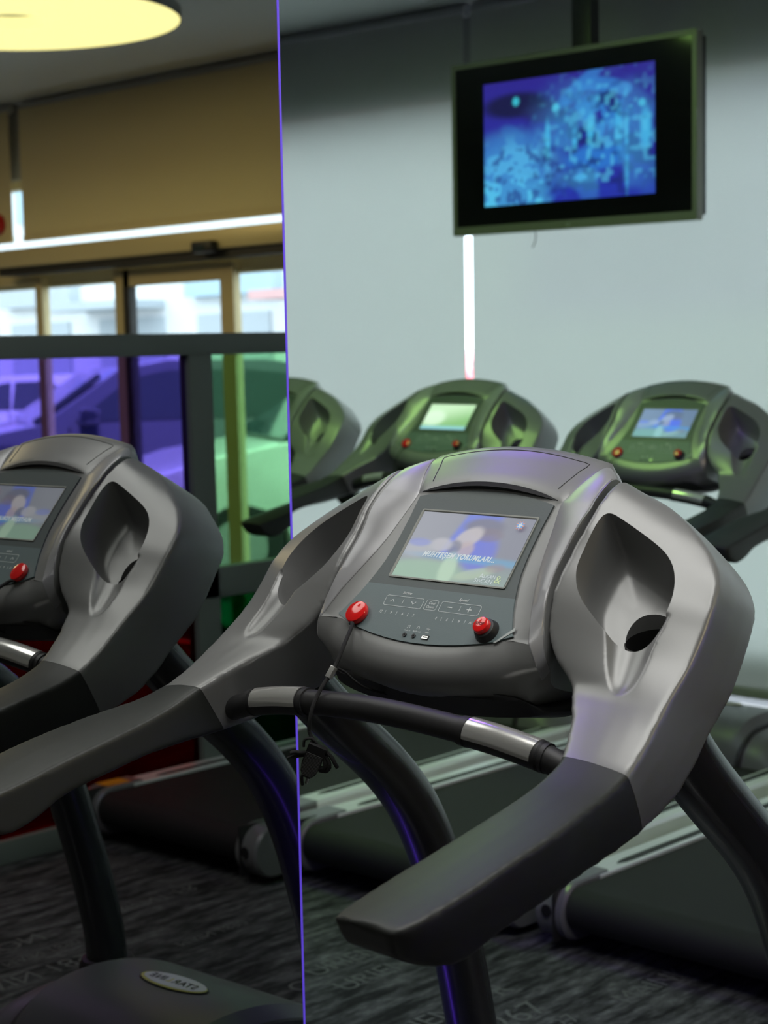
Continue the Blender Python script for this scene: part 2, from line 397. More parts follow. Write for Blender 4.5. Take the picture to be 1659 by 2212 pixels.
# centre housing rows: centre(y,z), edge(y,z), half width, band inner B, groove G
H = [((.30, .05), (.28, .04), .150, (.160, .28, .04), (.168, .26, .03)),
     ((.27, .15), (.25, .13), .152, (.163, .25, .125), (.176, .235, .115)),
     ((.243, .212), (.236, .195), .148, (.158, .226, .190), (.181, .206, .177)),
     ((.213, .2215), (.213, .205), .146, (.153, .208, .200), (.185, .180, .187)),
     ((.178, .199), (.179, .186), .137, (.143, .176, .184), (.187, .155, .177)),
     ((.150, .178), (.148, .163), .126, (.131, .150, .162), (.188, .135, .163)),
     ((.1455, .1595), (.138, .151), .121, (.128, .140, .152), (.189, .125, .154)),
     ((.110, .1185), (.110, .1185), .118, (.135, .113, .121), (.187, .104, .136)),
     ((.085, .0892), (.085, .0892), .118, (.142, .085, .091), (.183, .080, .104)),
     ((.060, .0602), (.060, .0602), .124, (.152, .058, .064), (.183, .057, .078)),
     ((.030, .0253), (.030, .0253), .139, (.168, .027, .030), (.187, .034, .047)),
     ((.004, -.005), (.004, -.005), .155, (.181, .004, -.001), (.193, .020, .017)),
     ((-.0133, -.0251), (.002, -.0075), .157, (.186, -.002, -.010), (.196, .017, .003)),
     ((-.029, -.046), (-.006, -.024), .165, (.191, -.001, -.024), (.199, .013, -.012)),
     ((-.031, -.066), (-.007, -.045), .168, (.194, .004, -.039), (.201, .014, -.026)),
     ((-.018, -.088), (.006, -.066), .170, (.190, .018, -.055), (.199, .024, -.042)),
     ((.03, -.112), (.03, -.092), .172, (.184, .04, -.080), (.193, .04, -.068)),
     ((.12, -.112), (.12, -.10), .165, (.175, .12, -.098), (.184, .12, -.09))]
def house_row(h, n=12):
    (yc, zc), (ye, ze), w, B, G = h; row = []
    for i in range(-n, n + 1):
        u = i / n; f = u * u; row.append(K(w * u, yc + (ye - yc) * f, zc + (ze - zc) * f))
    r = [K(*G), K(*B)]; l = [Vector((-p.x, p.y, p.z)) for p in r]
    return l + row + r[::-1]
def make_housing():
    rows = [house_row(h) for h in H]; rows = list(zip(*[catmull(c, 3) for c in zip(*rows)])); bm = bmesh.new()
    V = [[bm.verts.new(p) for p in r] for r in rows]; n = len(V)
    for k in range(n):
        a = V[k]; b = V[(k + 1) % n]
        for i in range(len(a) - 1): bm.faces.new((a[i], a[i + 1], b[i + 1], b[i]))
    for e in (0, -1):
        c = sum((r[e].co for r in V), Vector()) / n; cv = bm.verts.new(c)
        for k in range(n):
            try: bm.faces.new((V[k][e], V[(k + 1) % n][e], cv))
            except ValueError: pass
    bmesh.ops.recalc_face_normals(bm, faces=bm.faces[:]); me = bpy.data.meshes.new('console_housing'); bm.to_mesh(me); bm.free(); return me
def band_strip():
    bm = bmesh.new(); rows = []
    for h in H[2:16]:
        B = K(*h[3]); G = K(*h[4])
        rows.append((B, G))
    Bs = catmull([r[0] for r in rows], 4); Gs = catmull([r[1] for r in rows], 4); m = len(Bs); rings = []
    for i in range(m):
        b, g = Bs[i], Gs[i]; t = (Bs[min(i + 1, m - 1)] - Bs[max(i - 1, 0)]).normalized(); w = (g - b); nn = w.cross(t).normalized()
        if nn.dot(Vector((.35, -.75, .6))) < 0: nn = -nn
        b2 = b + w * .0; g2 = b + w * .94
        rings.append([b2 - nn * .004, b2 + nn * .0006, b2 + w * .05 + nn * .0016, b2.lerp(g2, .5) + nn * .0020, g2 - w * .06 + nn * .0016, g2 + nn * .0004, g2 - nn * .004])
    return loft(bm, rings)
DB = Vector((0, .6515, .7586)); NB = Vector((0, -.7586, .6515)); OB = K(0, .004, -.005)
MB_ = Matrix((Vector((1, 0, 0)), DB, NB)).transposed().to_4x4(); MB_.translation = OB     # board plane (u, v, height)
def BM(h=0.0): return MB_ @ Matrix.Translation((0, 0, h))
def bw(v):                                        # half width of the board at height v
    T = [(-.002, .1555), (.04, .136), (.0655, .1275), (.092, .121), (.125, .1175), (.17, .1175), (.209, .1195)]
    for (a, wa), (b, wb) in zip(T[:-1], T[1:]):
        if v <= b: return wa + (wb - wa) * max(0, (v - a)) / (b - a)
    return T[-1][1]
VS = .0575
def plate(bm, outline, M, h0, h1):
    a = [M @ Vector((x, y, h0)) for x, y in outline]; b = [M @ Vector((x, y, h1)) for x, y in outline]
    return loft(bm, [a, b])
def board_outline(part):
    o = []
    if part == 'low':
        for k in range(13):
            u = -1 + 2 * k / 12; x = u * .1555
            v = -.0265 + .0255 * u * u + (.004 * max(0, abs(u) - .9) * 10)
            o.append((x, v))
        for k in range(1, 7): v = -.001 + (VS + .001) * k / 6; o.append((bw(v), v))
        for k in range(6, 0, -1): v = -.001 + (VS + .001) * k / 6; o.append((-bw(v), v))
    else:
        for k in range(0, 9): v = VS + (.207 - VS) * k / 8; o.append((bw(v), v))
        for k in range(1, 12): u = 1 - 2 * k / 12; o.append((u * .1195, .2225 - .0155 * u * u))
        for k in range(8, -1, -1): v = VS + (.207 - VS) * k / 8; o.append((-bw(v), v))
    return o
SCR = (-.0955, .1035, .0725, .1815)     # lit area of the console screen u0 u1 v0 v1

def grid_picture(fn, M, u0, u1, v0, v1, nx, ny, h):
    me = bpy.data.meshes.new('picture'); vs = []; fs = []
    for j in range(ny + 1):
        for i in range(nx + 1): vs.append(M @ Vector((u0 + (u1 - u0) * i / nx, v0 + (v1 - v0) * j / ny, h)))
    for j in range(ny):
        for i in range(nx): a = j * (nx + 1) + i; fs.append((a, a + 1, a + nx + 2, a + nx + 1))
    me.from_pydata(vs, [], fs); ca = me.color_attributes.new('Col', 'FLOAT_COLOR', 'POINT')
    for j in range(ny + 1):
        for i in range(nx + 1):
            c = fn(i / nx, j / ny); ca.data[j * (nx + 1) + i].color = (*[max(0, q) for q in c], 1)
    return me
def ss(a, b, x): t = min(1, max(0, (x - a) / (b - a))); return t * t * (3 - 2 * t)
def blend(a, b, t): return tuple(p + (q - p) * t for p, q in zip(a, b))
def srgb(r, g, b): return tuple(((c / 255 + .055) / 1.055) ** 2.4 if c > 10 else c / 255 / 12.92 for c in (r, g, b))
def ell(x, y, cx, cy, a, b, rot=0, soft=.3):
    c, s = math.cos(rot), math.sin(rot); dx, dy = x - cx, y - cy; X = (dx * c + dy * s) / a; Y = (-dx * s + dy * c) / b
    return 1 - ss(1 - soft, 1 + soft, math.hypot(X, Y))
def _h(i, j): 
    q = math.sin(i * 127.1 + j * 311.7) * 43758.5453; return q - math.floor(q)
def vn(x, y):
    i, j = math.floor(x), math.floor(y); a, b = ss(0, 1, x - i), ss(0, 1, y - j)
    return (_h(i, j) * (1 - a) + _h(i + 1, j) * a) * (1 - b) + (_h(i, j + 1) * (1 - a) + _h(i + 1, j + 1) * a) * b
def nz(x, y, s=0):
    return .5 + .25 * math.sin(x * 7.1 + y * 3.3 + s) + .25 * math.sin(x * 3.7 - y * 8.9 + 2 * s)
def tv_show(x, y, w=1.0):
    c = blend(srgb(150, 155, 170), srgb(125, 130, 150), ss(0, 1, x))
    c = blend(c, srgb(135, 160, 155), 1 - ss(.0, .45, y))
    c = blend(c, srgb(95, 120, 225), ss(.30, .36, x - (y - .5) * .16) * (1 - ss(.62, .72, x - (y - .5) * .1)) * ss(.30, .42, y))
    c = blend(c, srgb(85, 105, 225), ell(x, y, .66, .45, .14, .28) * .9)
    c = blend(c, srgb(105, 108, 135), ell(x, y, .60, .83, .17, .13) * .95)
    c = blend(c, srgb(120, 108, 130), ell(x, y, .67, .72, .12, .10) * .7)
    c = blend(c, srgb(196, 190, 196), ell(x, y, .51, .66, .095, .17, -.35, .25) * .95)
    c = blend(c, srgb(190, 172, 178), ell(x, y, .53, .48, .07, .12) * .8)
    c = blend(c, srgb(105, 112, 140), ell(x, y, .425, .50, .06, .10) * .8)
    c = blend(c, srgb(195, 195, 205), ell(x, y, .30, .52, .10, .10, .4) * .8)
    c = blend(c, srgb(180, 185, 195), ell(x, y, .12, .44, .14, .13, .3) * .75)
    c = blend(c, srgb(110, 130, 225), ell(x, y, .10, .53, .10, .06) * .6)
    c = blend(c, srgb(70, 165, 215), ell(x, y, .72, .335, .55, .055, -.03, .6) * .7)
    c = blend(c, srgb(150, 195, 165), ell(x, y, .25, .12, .35, .16) * .75)
    c = blend(c, srgb(190, 225, 195), ell(x, y, .46, .16, .07, .25, .05) * .8)
    c = blend(c, srgb(180, 205, 175), ell(x, y, .70, .14, .18, .07, .5) * .7)
    c = blend(c, srgb(150, 125, 140), ell(x, y, .86, .25, .08, .06, .5) * .5)
    return c
def show_blank(x, y, w=1):
    c = blend(srgb(190, 225, 185), srgb(120, 175, 110), ss(.2, .9, x * .35 + (1 - y) * .75))
    c = blend(c, srgb(215, 240, 215), ell(x, y, .2, .45, .25, .3) * .7)
    c = blend(c, srgb(130, 190, 200), 1 - ss(.06, .2, y)); return tuple(q * 1.7 for q in c)
def show_blue(x, y, w=1):
    c = tv_show(x, y); return (c[0] * .7, c[1] * .95, c[2] * 1.5)
def show_off(x, y, w=1): return blend(srgb(95, 92, 105), srgb(70, 66, 75), y)

def build_treadmill(label):
    root = empty('treadmill', label, 'treadmill')
    arm = make_arm(); grip = make_grip()
    for nm, me, mt in (('console_arm', arm, 'silver_plastic'), ('hand_grip', grip, 'grip_rubber')):
        obj(nm, me, mt, root, ang=38); obj(nm, mirror_mesh(me, nm), mt, root, ang=38)
    for s in (1, -1):
        c0 = K(.291, .128, -.050); ax = Vector((0, -.30, .95)).normalized(); sx_ = Vector((1, 0, 0)); sy_ = ax.cross(sx_)
        ring = lambda q, h: [c0 + ax * h + (sx_ * math.cos(2 * PI * k / 36) + sy_ * math.sin(2 * PI * k / 36)) * q for k in range(36)]
        bm = bmesh.new(); loft(bm, [ring(.0338, .045), ring(.0332, .004), ring(.001, .003), ring(.001, 0), ring(.0352, 0), ring(.0352, .045), ring(.0338, .045)], caps=False)
        bmesh.ops.scale(bm, vec=(s, 1, 1), verts=bm.verts)
        obj('bottle_well', bm, 'well_black', root)
    hs = obj('console_housing', make_housing(), 'silver_plastic', root, ang=24)
    # raised cover panel seam on the housing top
    b = band_strip(); me = bpy.data.meshes.new('band'); bmesh.ops.recalc_face_normals(b, faces=b.faces[:]); b.to_mesh(me); b.free()
    obj('side_band', me, 'band_silver', root); obj('side_band', mirror_mesh(me, 'side_band'), 'band_silver', root)
    def hpt(x, y):      # a point on the housing top between slot and crest
        a, c = H[5], H[3]; t = (y - a[0][0]) / (c[0][0] - a[0][0]); w = a[2] + (c[2] - a[2]) * t; f = (x / w) ** 2
        zc = a[0][1] + (c[0][1] - a[0][1]) * t; ze = a[1][1] + (c[1][1] - a[1][1]) * t; return K(x, y - .002 * f, zc + (ze - zc) * f + .0012 + .0016 * math.sin(PI * t))
    bm = bmesh.new(); P = []
    pts = [hpt(-.112, .158), hpt(-.124, .19), hpt(-.130, .204)] + [hpt(-.130 + .26 * k / 12, .204 + .003 * math.sin(PI * k / 12)) for k in range(1, 12)] + [hpt(.130, .204), hpt(.124, .19), hpt(.112, .158)]
    tube(bm, pts, .0007, 6, 2); obj('cover_seam', bm, 'black_plastic', hs)
    # dark slot above the board
    bm = bmesh.new(); top = []; bot = []
    for k in range(25):
        u = -1 + 2 * k / 24; x = u * .121; th = .0036 * (1 - u ** 4) + .0006
        p = K(x, .1478 - .0015 * u * u, .1735 - .0165 * u * u); q = DB * th
        top.append(p + q * .9 + NB * .0035); bot.append(p - q * .9 + NB * .0035)
    loft(bm, [top, bot, [p - NB * .008 for p in bot], [p - NB * .008 for p in top], top], closed=False, caps=False)
    obj('speaker_slot', bm, 'well_black', root)
    # board plates
    M = BM()
    bz = obj('display_panel', plate(bmesh.new(), board_outline('up'), M, -.006, .0026), 'panel_dark', root)
    kp = obj('keypad_panel', plate(bmesh.new(), board_outline('low'), M, -.006, .0026), 'panel_slate', root)
    # screen with bezel frame
    u0, u1, v0, v1 = -.0995, .1075, .0698, .1852
    bm = bmesh.new()
    ring = [(rrect(u0, u1, v0, v1, .003), .0026), (rrect(u0, u1, v0, v1, .003), .0042), (rrect(u0 + .0022, u1 - .0022, v0 + .0022, v1 - .0022, .002), .0042), (rrect(u0 + .0035, u1 - .0035, v0 + .0032, v1 - .0034, .0015), .0029)]
    loft(bm, [[M @ Vector((x, y, h)) for x, y in r] for r, h in ring], caps=False)
    obj('screen_frame', bm, 'bezel', bz)
    sc = obj('screen', grid_picture(tv_show, M, *SCR, 72, 44, .0030), 'lcd_picture', bz)
    # keypad print
    bm = bmesh.new(); T = lambda x, y: BM(.0030) @ Matrix.Translation((x, y, 0))
    SH = .22
    text_bm(bm, 'Incline', T(-.0505, .0470), .0062, shear=.25); text_bm(bm, 'Speed', T(.0500, .0466), .0062, shear=.25)
    for (a, b_) in ((-.0835, -.0155), (-.0105, .0105), (.0160, .0845)): stroke(bm, rrect(a, b_, .0253, .0410, .003), .0006, BM(.0030), True)
    text_bm(bm, 'Cool', T(0, .0362), .0056, shear=.1); text_bm(bm, 'Down', T(0, .0302), .0056, shear=.1)
    stroke(bm, [(-.0740, .0310), (-.0700, .0350), (-.0660, .0310)], .0010, BM(.0030)); stroke(bm, [(-.0360, .0350), (-.0320, .0310), (-.0280, .0350)], .0010, BM(.0030))
    stroke(bm, [(.0290, .0332), (.0370, .0332)], .0012, BM(.0030)); stroke(bm, [(.0620, .0332), (.0705, .0332)], .0012, BM(.0030)); stroke(bm, [(.0662, .0290), (.0662, .0374)], .0012, BM(.0030))
    for x in (-.0510, .0505): stroke(bm, [(x, .0295), (x, .0370)], .0006, BM(.0030))
    for s, x in (('12', -.0815), ('9', -.0623), ('6', -.0414), ('3', -.0219), ('4', .0185), ('6', .0382), ('8', .0589), ('10', .0783)): text_bm(bm, s, T(x, .0141), .0060, shear=.15)
    for x in (-.0725, -.0520, -.0315, .0283, .0485, .0690): stroke(bm, [(x, .0115), (x, .0168)], .0006, BM(.0030))
    text_bm(bm, 'Audio in', T(-.0190, -.0092), .0033, shear=.2); text_bm(bm, 'Audio out', T(-.0020, -.0090), .0033, shear=.2); text_bm(bm, 'MP3', T(.0158, -.0090), .0033, shear=.2)
    stroke(bm, [(-.0205, -.0055), (-.0205, -.0018), (-.0170, -.0012), (-.0170, -.0048)], .0006, BM(.0030))
    for x, y in ((-.0211, -.0057), (-.0176, -.0050)): stroke(bm, [(x - .0004, y), (x + .0008, y)], .0011, BM(.0030))
    stroke(bm, [(-.0040 + .0019 * math.cos(a) + .0018, -.0035 + .0022 * math.sin(a)) for a in [PI * k / 8 for k in range(9)]], .0005, BM(.0030))
    for x in (-.0041, -.0003): stroke(bm, [(x, -.0050), (x, -.0032)], .0010, BM(.0030))
    stroke(bm, [(.0125, -.0033), (.0195, -.0033)], .0005, BM(.0030)); stroke(bm, [(.0140, -.0033), (.0155, -.0015), (.0170, -.0015)], .0005, BM(.0030)); stroke(bm, [(.0150, -.0033), (.0163, -.0050), (.0175, -.0050)], .0005, BM(.0030))
    obj('panel_lettering', bm, 'panel_print', kp, sm=False)
    # lifted sheet corner of the keypad film
    obj('film_corner', plate(bmesh.new(), [(.1295, -.0105), (.1335, -.0100), (.1545, .0105), (.1535, .0165), (.1480, .0100), (.1400, .0010)], M, .0027, .0033), 'film', kp)
    # sockets
    for x in (-.0191, -.0029):
        s_ = obj('audio_socket', cyl(bmesh.new(), M @ Vector((x, -.0167, .002)), NB, .0031, .0022, 20), 'black_plastic', kp)
        obj('socket_hole', cyl(bmesh.new(), M @ Vector((x, -.0167, .0040)), NB, .0014, .0006, 14), 'well_black', s_)
    us = obj('usb_socket', plate(bmesh.new(), rrect(.0108, .0232, -.0196, -.0130, .001), M, .002, .0036), 'black_plastic', kp)
    obj('usb_shell', plate(bmesh.new(), rrect(.0125, .0226, -.0190, -.0148, .0006), M, .0036, .0044), 'jack_metal', us)
    obj('usb_tongue', plate(bmesh.new(), rrect(.0140, .0216, -.0172, -.0158, .0002), M, .0044, .0048), 'well_black', us)
    # stop button
    bs = obj('stop_button_base', cyl(bmesh.new(), M @ Vector((.112, .0048, .002)), NB, .0178, .011, 40, r1=.0152, bev=.003), 'black_plastic', root)
    bt = obj('stop_button', cyl(bmesh.new(), M @ Vector((.1105, .0055, .012)), NB, .0122, .008, 40, r1=.0118, bev=.0025), 'red_button', bs)
    bm = bmesh.new(); text_bm(bm, 'STOP', BM(.0203) @ Matrix.Translation((.1100, .0058, 0)), .0060, off=.0002); obj('stop_lettering', bm, 'button_print', bt, sm=False)
    # underside
    bm = bmesh.new()
    rows = []
    for y, z0, z1, w in ((.005, -.075, -.088, .165), (.03, -.080, -.118, .185), (.08, -.08, -.128, .20), (.16, -.06, -.125, .205), (.22, -.02, -.09, .19)):
        rows.append([K(w * math.cos(a), y - .02 * (1 - math.cos(a) ** 2) * (y < .04), (z0 + z1) / 2 + (z0 - z1) / 2 * math.sin(a)) for a in [2 * PI * k / 28 for k in range(28)]])
    obj('underside_cover', loft(bm, rows), 'black_plastic', root)
    # crossbar with pulse grips
    path = [K(-.315, -.052, -.148), K(-.285, -.060, -.138), K(-.245, -.064, -.127), K(-.15, -.072, -.113), K(0, -.080, -.104), K(.15, -.072, -.113), K(.245, -.064, -.127), K(.285, -.060, -.138), K(.315, -.052, -.148)]
    cb = obj('crossbar', tube(bmesh.new(), path, .0172, 24, 8), 'bar_rubber', root)
    for s in (1, -1):
        P = [K(s * .136, -.0735, -.1115), K(s * .195, -.0685, -.1185), K(s * .262, -.062, -.1305)]
        obj('grip_sleeve', tube(bmesh.new(), P, .0192, 28, 6), 'bar_rubber', cb)
        for t in (.145, .1465, .148, .2525, .254, .2555):
            f = (t - .136) / .126; c = P[0].lerp(P[2], f) + Vector((0, 0, .0012 * math.sin(PI * f)))
            obj('sleeve_ring', cyl(bmesh.new(), c, Vector((s, .09, -.15)), .0197, .0006, 28), 'bar_rubber', cb)
        # half shell of chrome on the upper side
        Q = catmull([P[0].lerp(P[1], .23), P[1], P[2].lerp(P[1], .2)], 8); rings = []
        for i, q in enumerate(Q):
            t = (Q[min(i + 1, len(Q) - 1)] - Q[max(i - 1, 0)]).normalized(); a_ = Vector((0, -1, 0)); sd = t.cross(a_).normalized(); sd = sd if sd.z > 0 else -sd; fw = Vector((0, -1, 0))
            out = [q + (sd * math.sin(a) + fw * math.cos(a)) * .0204 for a in [math.radians(-12 + 160 * k / 16) for k in range(17)]]
            inn = [q + (sd * math.sin(a) + fw * math.cos(a)) * .0192 for a in [math.radians(148 - 160 * k / 16) for k in range(17)]]
            rings.append(out + inn)
        obj('pulse_plate', loft(bmesh.new(), rings), 'chrome', cb)
    # posts
    for s in (1, -1):
        P = [(s * .335, .085, 1.03), (s * .335, .135, .975), (s * .335, .20, .915), (s * .335, .295, .83), (s * .335, .362, .745), (s * .335, .412, .64), (s * .335, .455, .50), (s * .335, .480, .40), (s * .335, .500, .30), (s * .335, .505, .20)]
        obj('post', tube(bmesh.new(), P, .040, 28, 5, r2=.046, up=Vector((1, 0, 0))), 'post_paint', root)
        obj('post_collar', cyl(bmesh.new(), (s * .335, .505, .235), (0, 0, 1), .060, .018, 32, r1=.054, bev=.004), 'black_plastic', root)
    # motor hood
    rows = []
    for y, zt, w in ((.16, .175, .40), (.18, .235, .405), (.24, .285, .41), (.34, .300, .415), (.44, .292, .415), (.54, .262, .41), (.62, .215, .40), (.67, .15, .385), (.69, .09, .37)):
        ring = []
        for k in range(25):
            u = -1 + 2 * k / 24; a = abs(u); z = zt - (zt - .06) * (.16 * ss(.50, .56, a) + .30 * ss(.6, 1.0, a) ** 1.5 + .25 * ss(.9, 1, a)); ring.append(Vector((u * w, y, z)))
        ring += [Vector((w, y, .045)), Vector((-w, y, .045))]; rows.append(ring)
    hd = obj('motor_hood', loft(bmesh.new(), dense(rows, 3)), 'hood_grey', root)
    for s in (1, -1):
        P = []
        for y, zt, w in ((.155, .12, .40), (.17, .22, .405), (.24, .287, .41), (.34, .302, .415), (.44, .294, .415), (.54, .264, .41), (.60, .232, .403)):
            P.append(Vector((s * w * (.50 + .06), y, zt - (zt - .06) * .16 + .001)))
        obj('hood_groove', tube(bmesh.new(), P, .010, 8, 4), 'hood_dark', hd)
    # badge: readable from the front of the machine
    nB = Vector((0, .06, 1)).normalized(); XB = Vector((1, 0, 0)); YB = nB.cross(XB)
    MBd = Matrix((XB, YB, nB)).transposed().to_4x4(); MBd.translation = Vector((0, .400, .2985))
    oval = lambda a, b: [(a * math.cos(2 * PI * k / 40), b * math.sin(2 * PI * k / 40)) for k in range(40)]
    bd = obj('badge', plate(bmesh.new(), oval(.092, .036), MBd, -.006, .002), 'badge_ink', hd)
    obj('badge_rim', plate(bmesh.new(), oval(.089, .0335), MBd, .002, .003), 'badge_yellow', bd)
    obj('badge_face', plate(bmesh.new(), [(x - .004 * (x < 0), y + .002) for x, y in oval(.082, .030)], MBd, .003, .0038), 'badge_white', bd)
    for ch_, x_ in (('S', -.062), ('T', -.046), ('A', -.029), ('R', -.010), ('L', .009), ('I', .022), ('N', .036), ('E', .056)):
        bm = bmesh.new(); text_bm(bm, ch_, MBd @ Matrix.Translation((x_, 0, .0042)), .030, shear=.35, off=.0006, sx=.9)
        obj('badge_letter', bm, 'badge_yellow' if ch_ == 'L' else 'badge_ink', bd, sm=False)
    # deck
    obj('base_frame', box(bx(-.39, .39, -1.05, .62, .03, .09, bev=.01), -.33, .33, -1.08, -1.0, .02, .09), 'hood_dark', root)
    R0 = .052; prof = []
    for a in range(0, 181, 15): prof.append((-1.205 + R0 - R0 * math.sin(math.radians(a)), .108 + R0 * math.cos(math.radians(a))))
    pts = [(.30, .160)] + prof + [(.30, .056)]
    bm = bmesh.new(); loft(bm, [[Vector((x, y, z)) for y, z in pts] for x in (-.322, .322)], closed=True); obj('belt', bm, 'belt', root)
    for s in (1, -1):
        def S(a, b): return (a, b) if s > 0 else (-b, -a)
        pr = [(.324, .100), (.324, .166), (.326, .1685), (.336, .1690), (.338, .1655), (.362, .1655), (.364, .1690), (.400, .1690), (.408, .160), (.414, .120), (.414, .070), (.400, .060)]
        bm = bmesh.new(); loft(bm, [[Vector((s * x, y, z)) for x, z in pr] for y in (-1.06, .30)]); sr = obj('side_rail', bm, 'aluminium', root, ang=20)
        o_ = [(.340, -.93), (.350, -.955), (.360, -.93), (.362, -.90), (.362, .28), (.338, .28), (.338, -.90)]
        obj('foot_strip', plate(bmesh.new(), [(s * x, y) for x, y in o_], Matrix.Identity(4), .160, .1700), 'rail_strip', sr)
        # fill in front of the strip end
        o2 = [(.337, -1.06), (.363, -1.06), (.363, -.90), (.361, -.93), (.350, -.958), (.339, -.93), (.337, -.90)]
        obj('rail_end_fill', plate(bmesh.new(), [(s * x, y) for x, y in o2], Matrix.Identity(4), .160, .1688), 'aluminium', sr)
        cp = []
        for a in range(0, 181, 12): cp.append((-1.215 + .075 - .075 * math.sin(math.radians(a)), .098 + .075 * math.cos(math.radians(a))))
        pts = [(-1.02, .173)] + cp + [(-1.02, .023)]
        bm = bmesh.new(); rings = []
        for x, k in ((.326, .93), (.331, 1.0), (.408, 1.0), (.416, .93)): rings.append([Vector((s * x, -1.12 + (y + 1.12) * k, .098 + (z - .098) * k)) for y, z in pts])
        loft(bm, rings); ec = obj('rear_cap', bm, 'cap_grey', root, ang=30)
        obj('bolt_hole', cyl(bmesh.new(), (s * .374, -1.2165, .105), (0, -1, 0), .0155, .002, 24), 'well_black', ec)
        obj('cap_seam', box(bmesh.new(), *S(.350, .356), -1.2175, -1.12, .03, .1745), 'hood_dark', ec)
        bm = bmesh.new(); cyl(bm, (s * .374, -1.214, .105), (0, -1, 0), .0185, .0018, 24); obj('bolt_ring', bm, 'cap_grey', ec)
        if s > 0: obj('warning_label', plate(bmesh.new(), [(.345, -1.15), (.405, -1.15), (.405, -1.06), (.345, -1.06)], Matrix.Identity(4), .1725, .1745), 'label_orange', ec)
        obj('foot', cyl(bmesh.new(), (s * .36, .50, 0), (0, 0, 1), .03, .05, 20), 'black_plastic', root)
        obj('foot', cyl(bmesh.new(), (s * .36, -1.02, 0), (0, 0, 1), .03, .05, 20), 'black_plastic', root)
    return root, sc

main, main_screen = build_treadmill('nearest silver-grey treadmill with console screen showing MUHTEŞEM YORUMLARI, in front of the mirror')
# writing on the picture of the nearest screen
def add_child(name, bm, m, parent, **k): return obj(name, bm, m, parent, **k)
mat('screen_white', (0.1, 0.1, 0.1), 0.5, emit=srgb(215, 225, 228), es=.75)
mat('screen_lime', (0.1, 0.1, 0.1), 0.5, emit=srgb(205, 225, 165), es=.75)
mat('screen_orange', (0.1, 0.1, 0.1), 0.5, emit=srgb(225, 150, 130), es=.7)
mat('screen_cyan', (0.1, 0.1, 0.1), 0.5, emit=srgb(110, 170, 235), es=.7)

# other machines
GREY = 'treadmills in the row by the white blinds'
def clone(loc, rz, label, fn, group):
    r = copy_tree(main, skip=() if rz == .03 else ('warning_label',)); r.location = loc; r.rotation_euler = (0, 0, rz); r['label'] = label
    if group: r['group'] = group
    for ch in r.children:
        if ch.name.startswith('display_panel'):
            for c in ch.children:
                if c.name.startswith('screen') and not c.name.startswith('screen_frame'):
                    c.data = grid_picture(fn, BM(), *SCR, 48, 30, .0030); c.data.materials.append(MATS['lcd_picture'])
    return r
b0 = clone((-3.386, 2.807, 0), 0, 'treadmill half hidden by the mirror edge, leftmost of the far row', show_off, GREY)
b1 = clone((-2.489, 2.836, 0), .024, 'treadmill in the far row with a blank pale green screen', show_blank, GREY)
b2 = clone((-1.590, 2.830, 0), .0, 'treadmill in the far row with a blue picture on its screen, under the television', show_blue, GREY)
b3 = clone((-.690, 2.850, 0), 0, 'treadmill of the far row whose black belt and rear end fill the lower right corner', show_off, GREY)
b5 = clone((1.400, 2.800, 0), .03, 'treadmill beside the coloured glass partition, its rear end seen in the mirror', show_off, GREY)

for o_ in [c for ch in main.children for c in ch.children if c.name.startswith('warning_label')]: bpy.data.objects.remove(o_)
bm = bmesh.new(); Ts = lambda x, y, h=.0036: BM(h) @ Matrix.Translation((x, y, 0))
text_bm(bm, 'MUHTEŞEM YORUMLARI...', Ts(.0050, .1117), .0118, shear=.28, off=.00045, sx=.84, sp=1.12)
add_child('subtitle_lettering', bm, 'screen_white', main_screen, sm=False)
bm = bmesh.new(); text_bm(bm, 'A', Ts(.0600, .0862), .0110); text_bm(bm, 'LISAN', Ts(.0735, .0856), .0078); text_bm(bm, 'S', Ts(.0525, .0787), .0085); text_bm(bm, 'EV', Ts(.0590, .0782), .0070); text_bm(bm, 'CAN', Ts(.0720, .0780), .0092)
add_child('show_title_lettering', bm, 'screen_white', main_screen, sm=False)
bm = bmesh.new(); text_bm(bm, '&', Ts(.0895, .0822), .0170); add_child('ampersand', bm, 'screen_lime', main_screen, sm=False)
def star_pts(R, r, n=5, rot=PI / 2): return [((R if k % 2 == 0 else r) * math.cos(rot + PI * k / n), (R if k % 2 == 0 else r) * math.sin(rot + PI * k / n)) for k in range(2 * n)]
for mm, h, (R, r, n) in (('screen_orange', .0033, (.0078, .0050, 9)), ('screen_cyan', .0034, (.0070, .0038, 7)), ('screen_white', .0036, (.0052, .0022, 5))):
    add_child('channel_star', plate(bmesh.new(), star_pts(R, r, n, PI / 2 + .2 * n), Ts(.0850, .1677), h, h + .0001), mm, main_screen, sm=False)

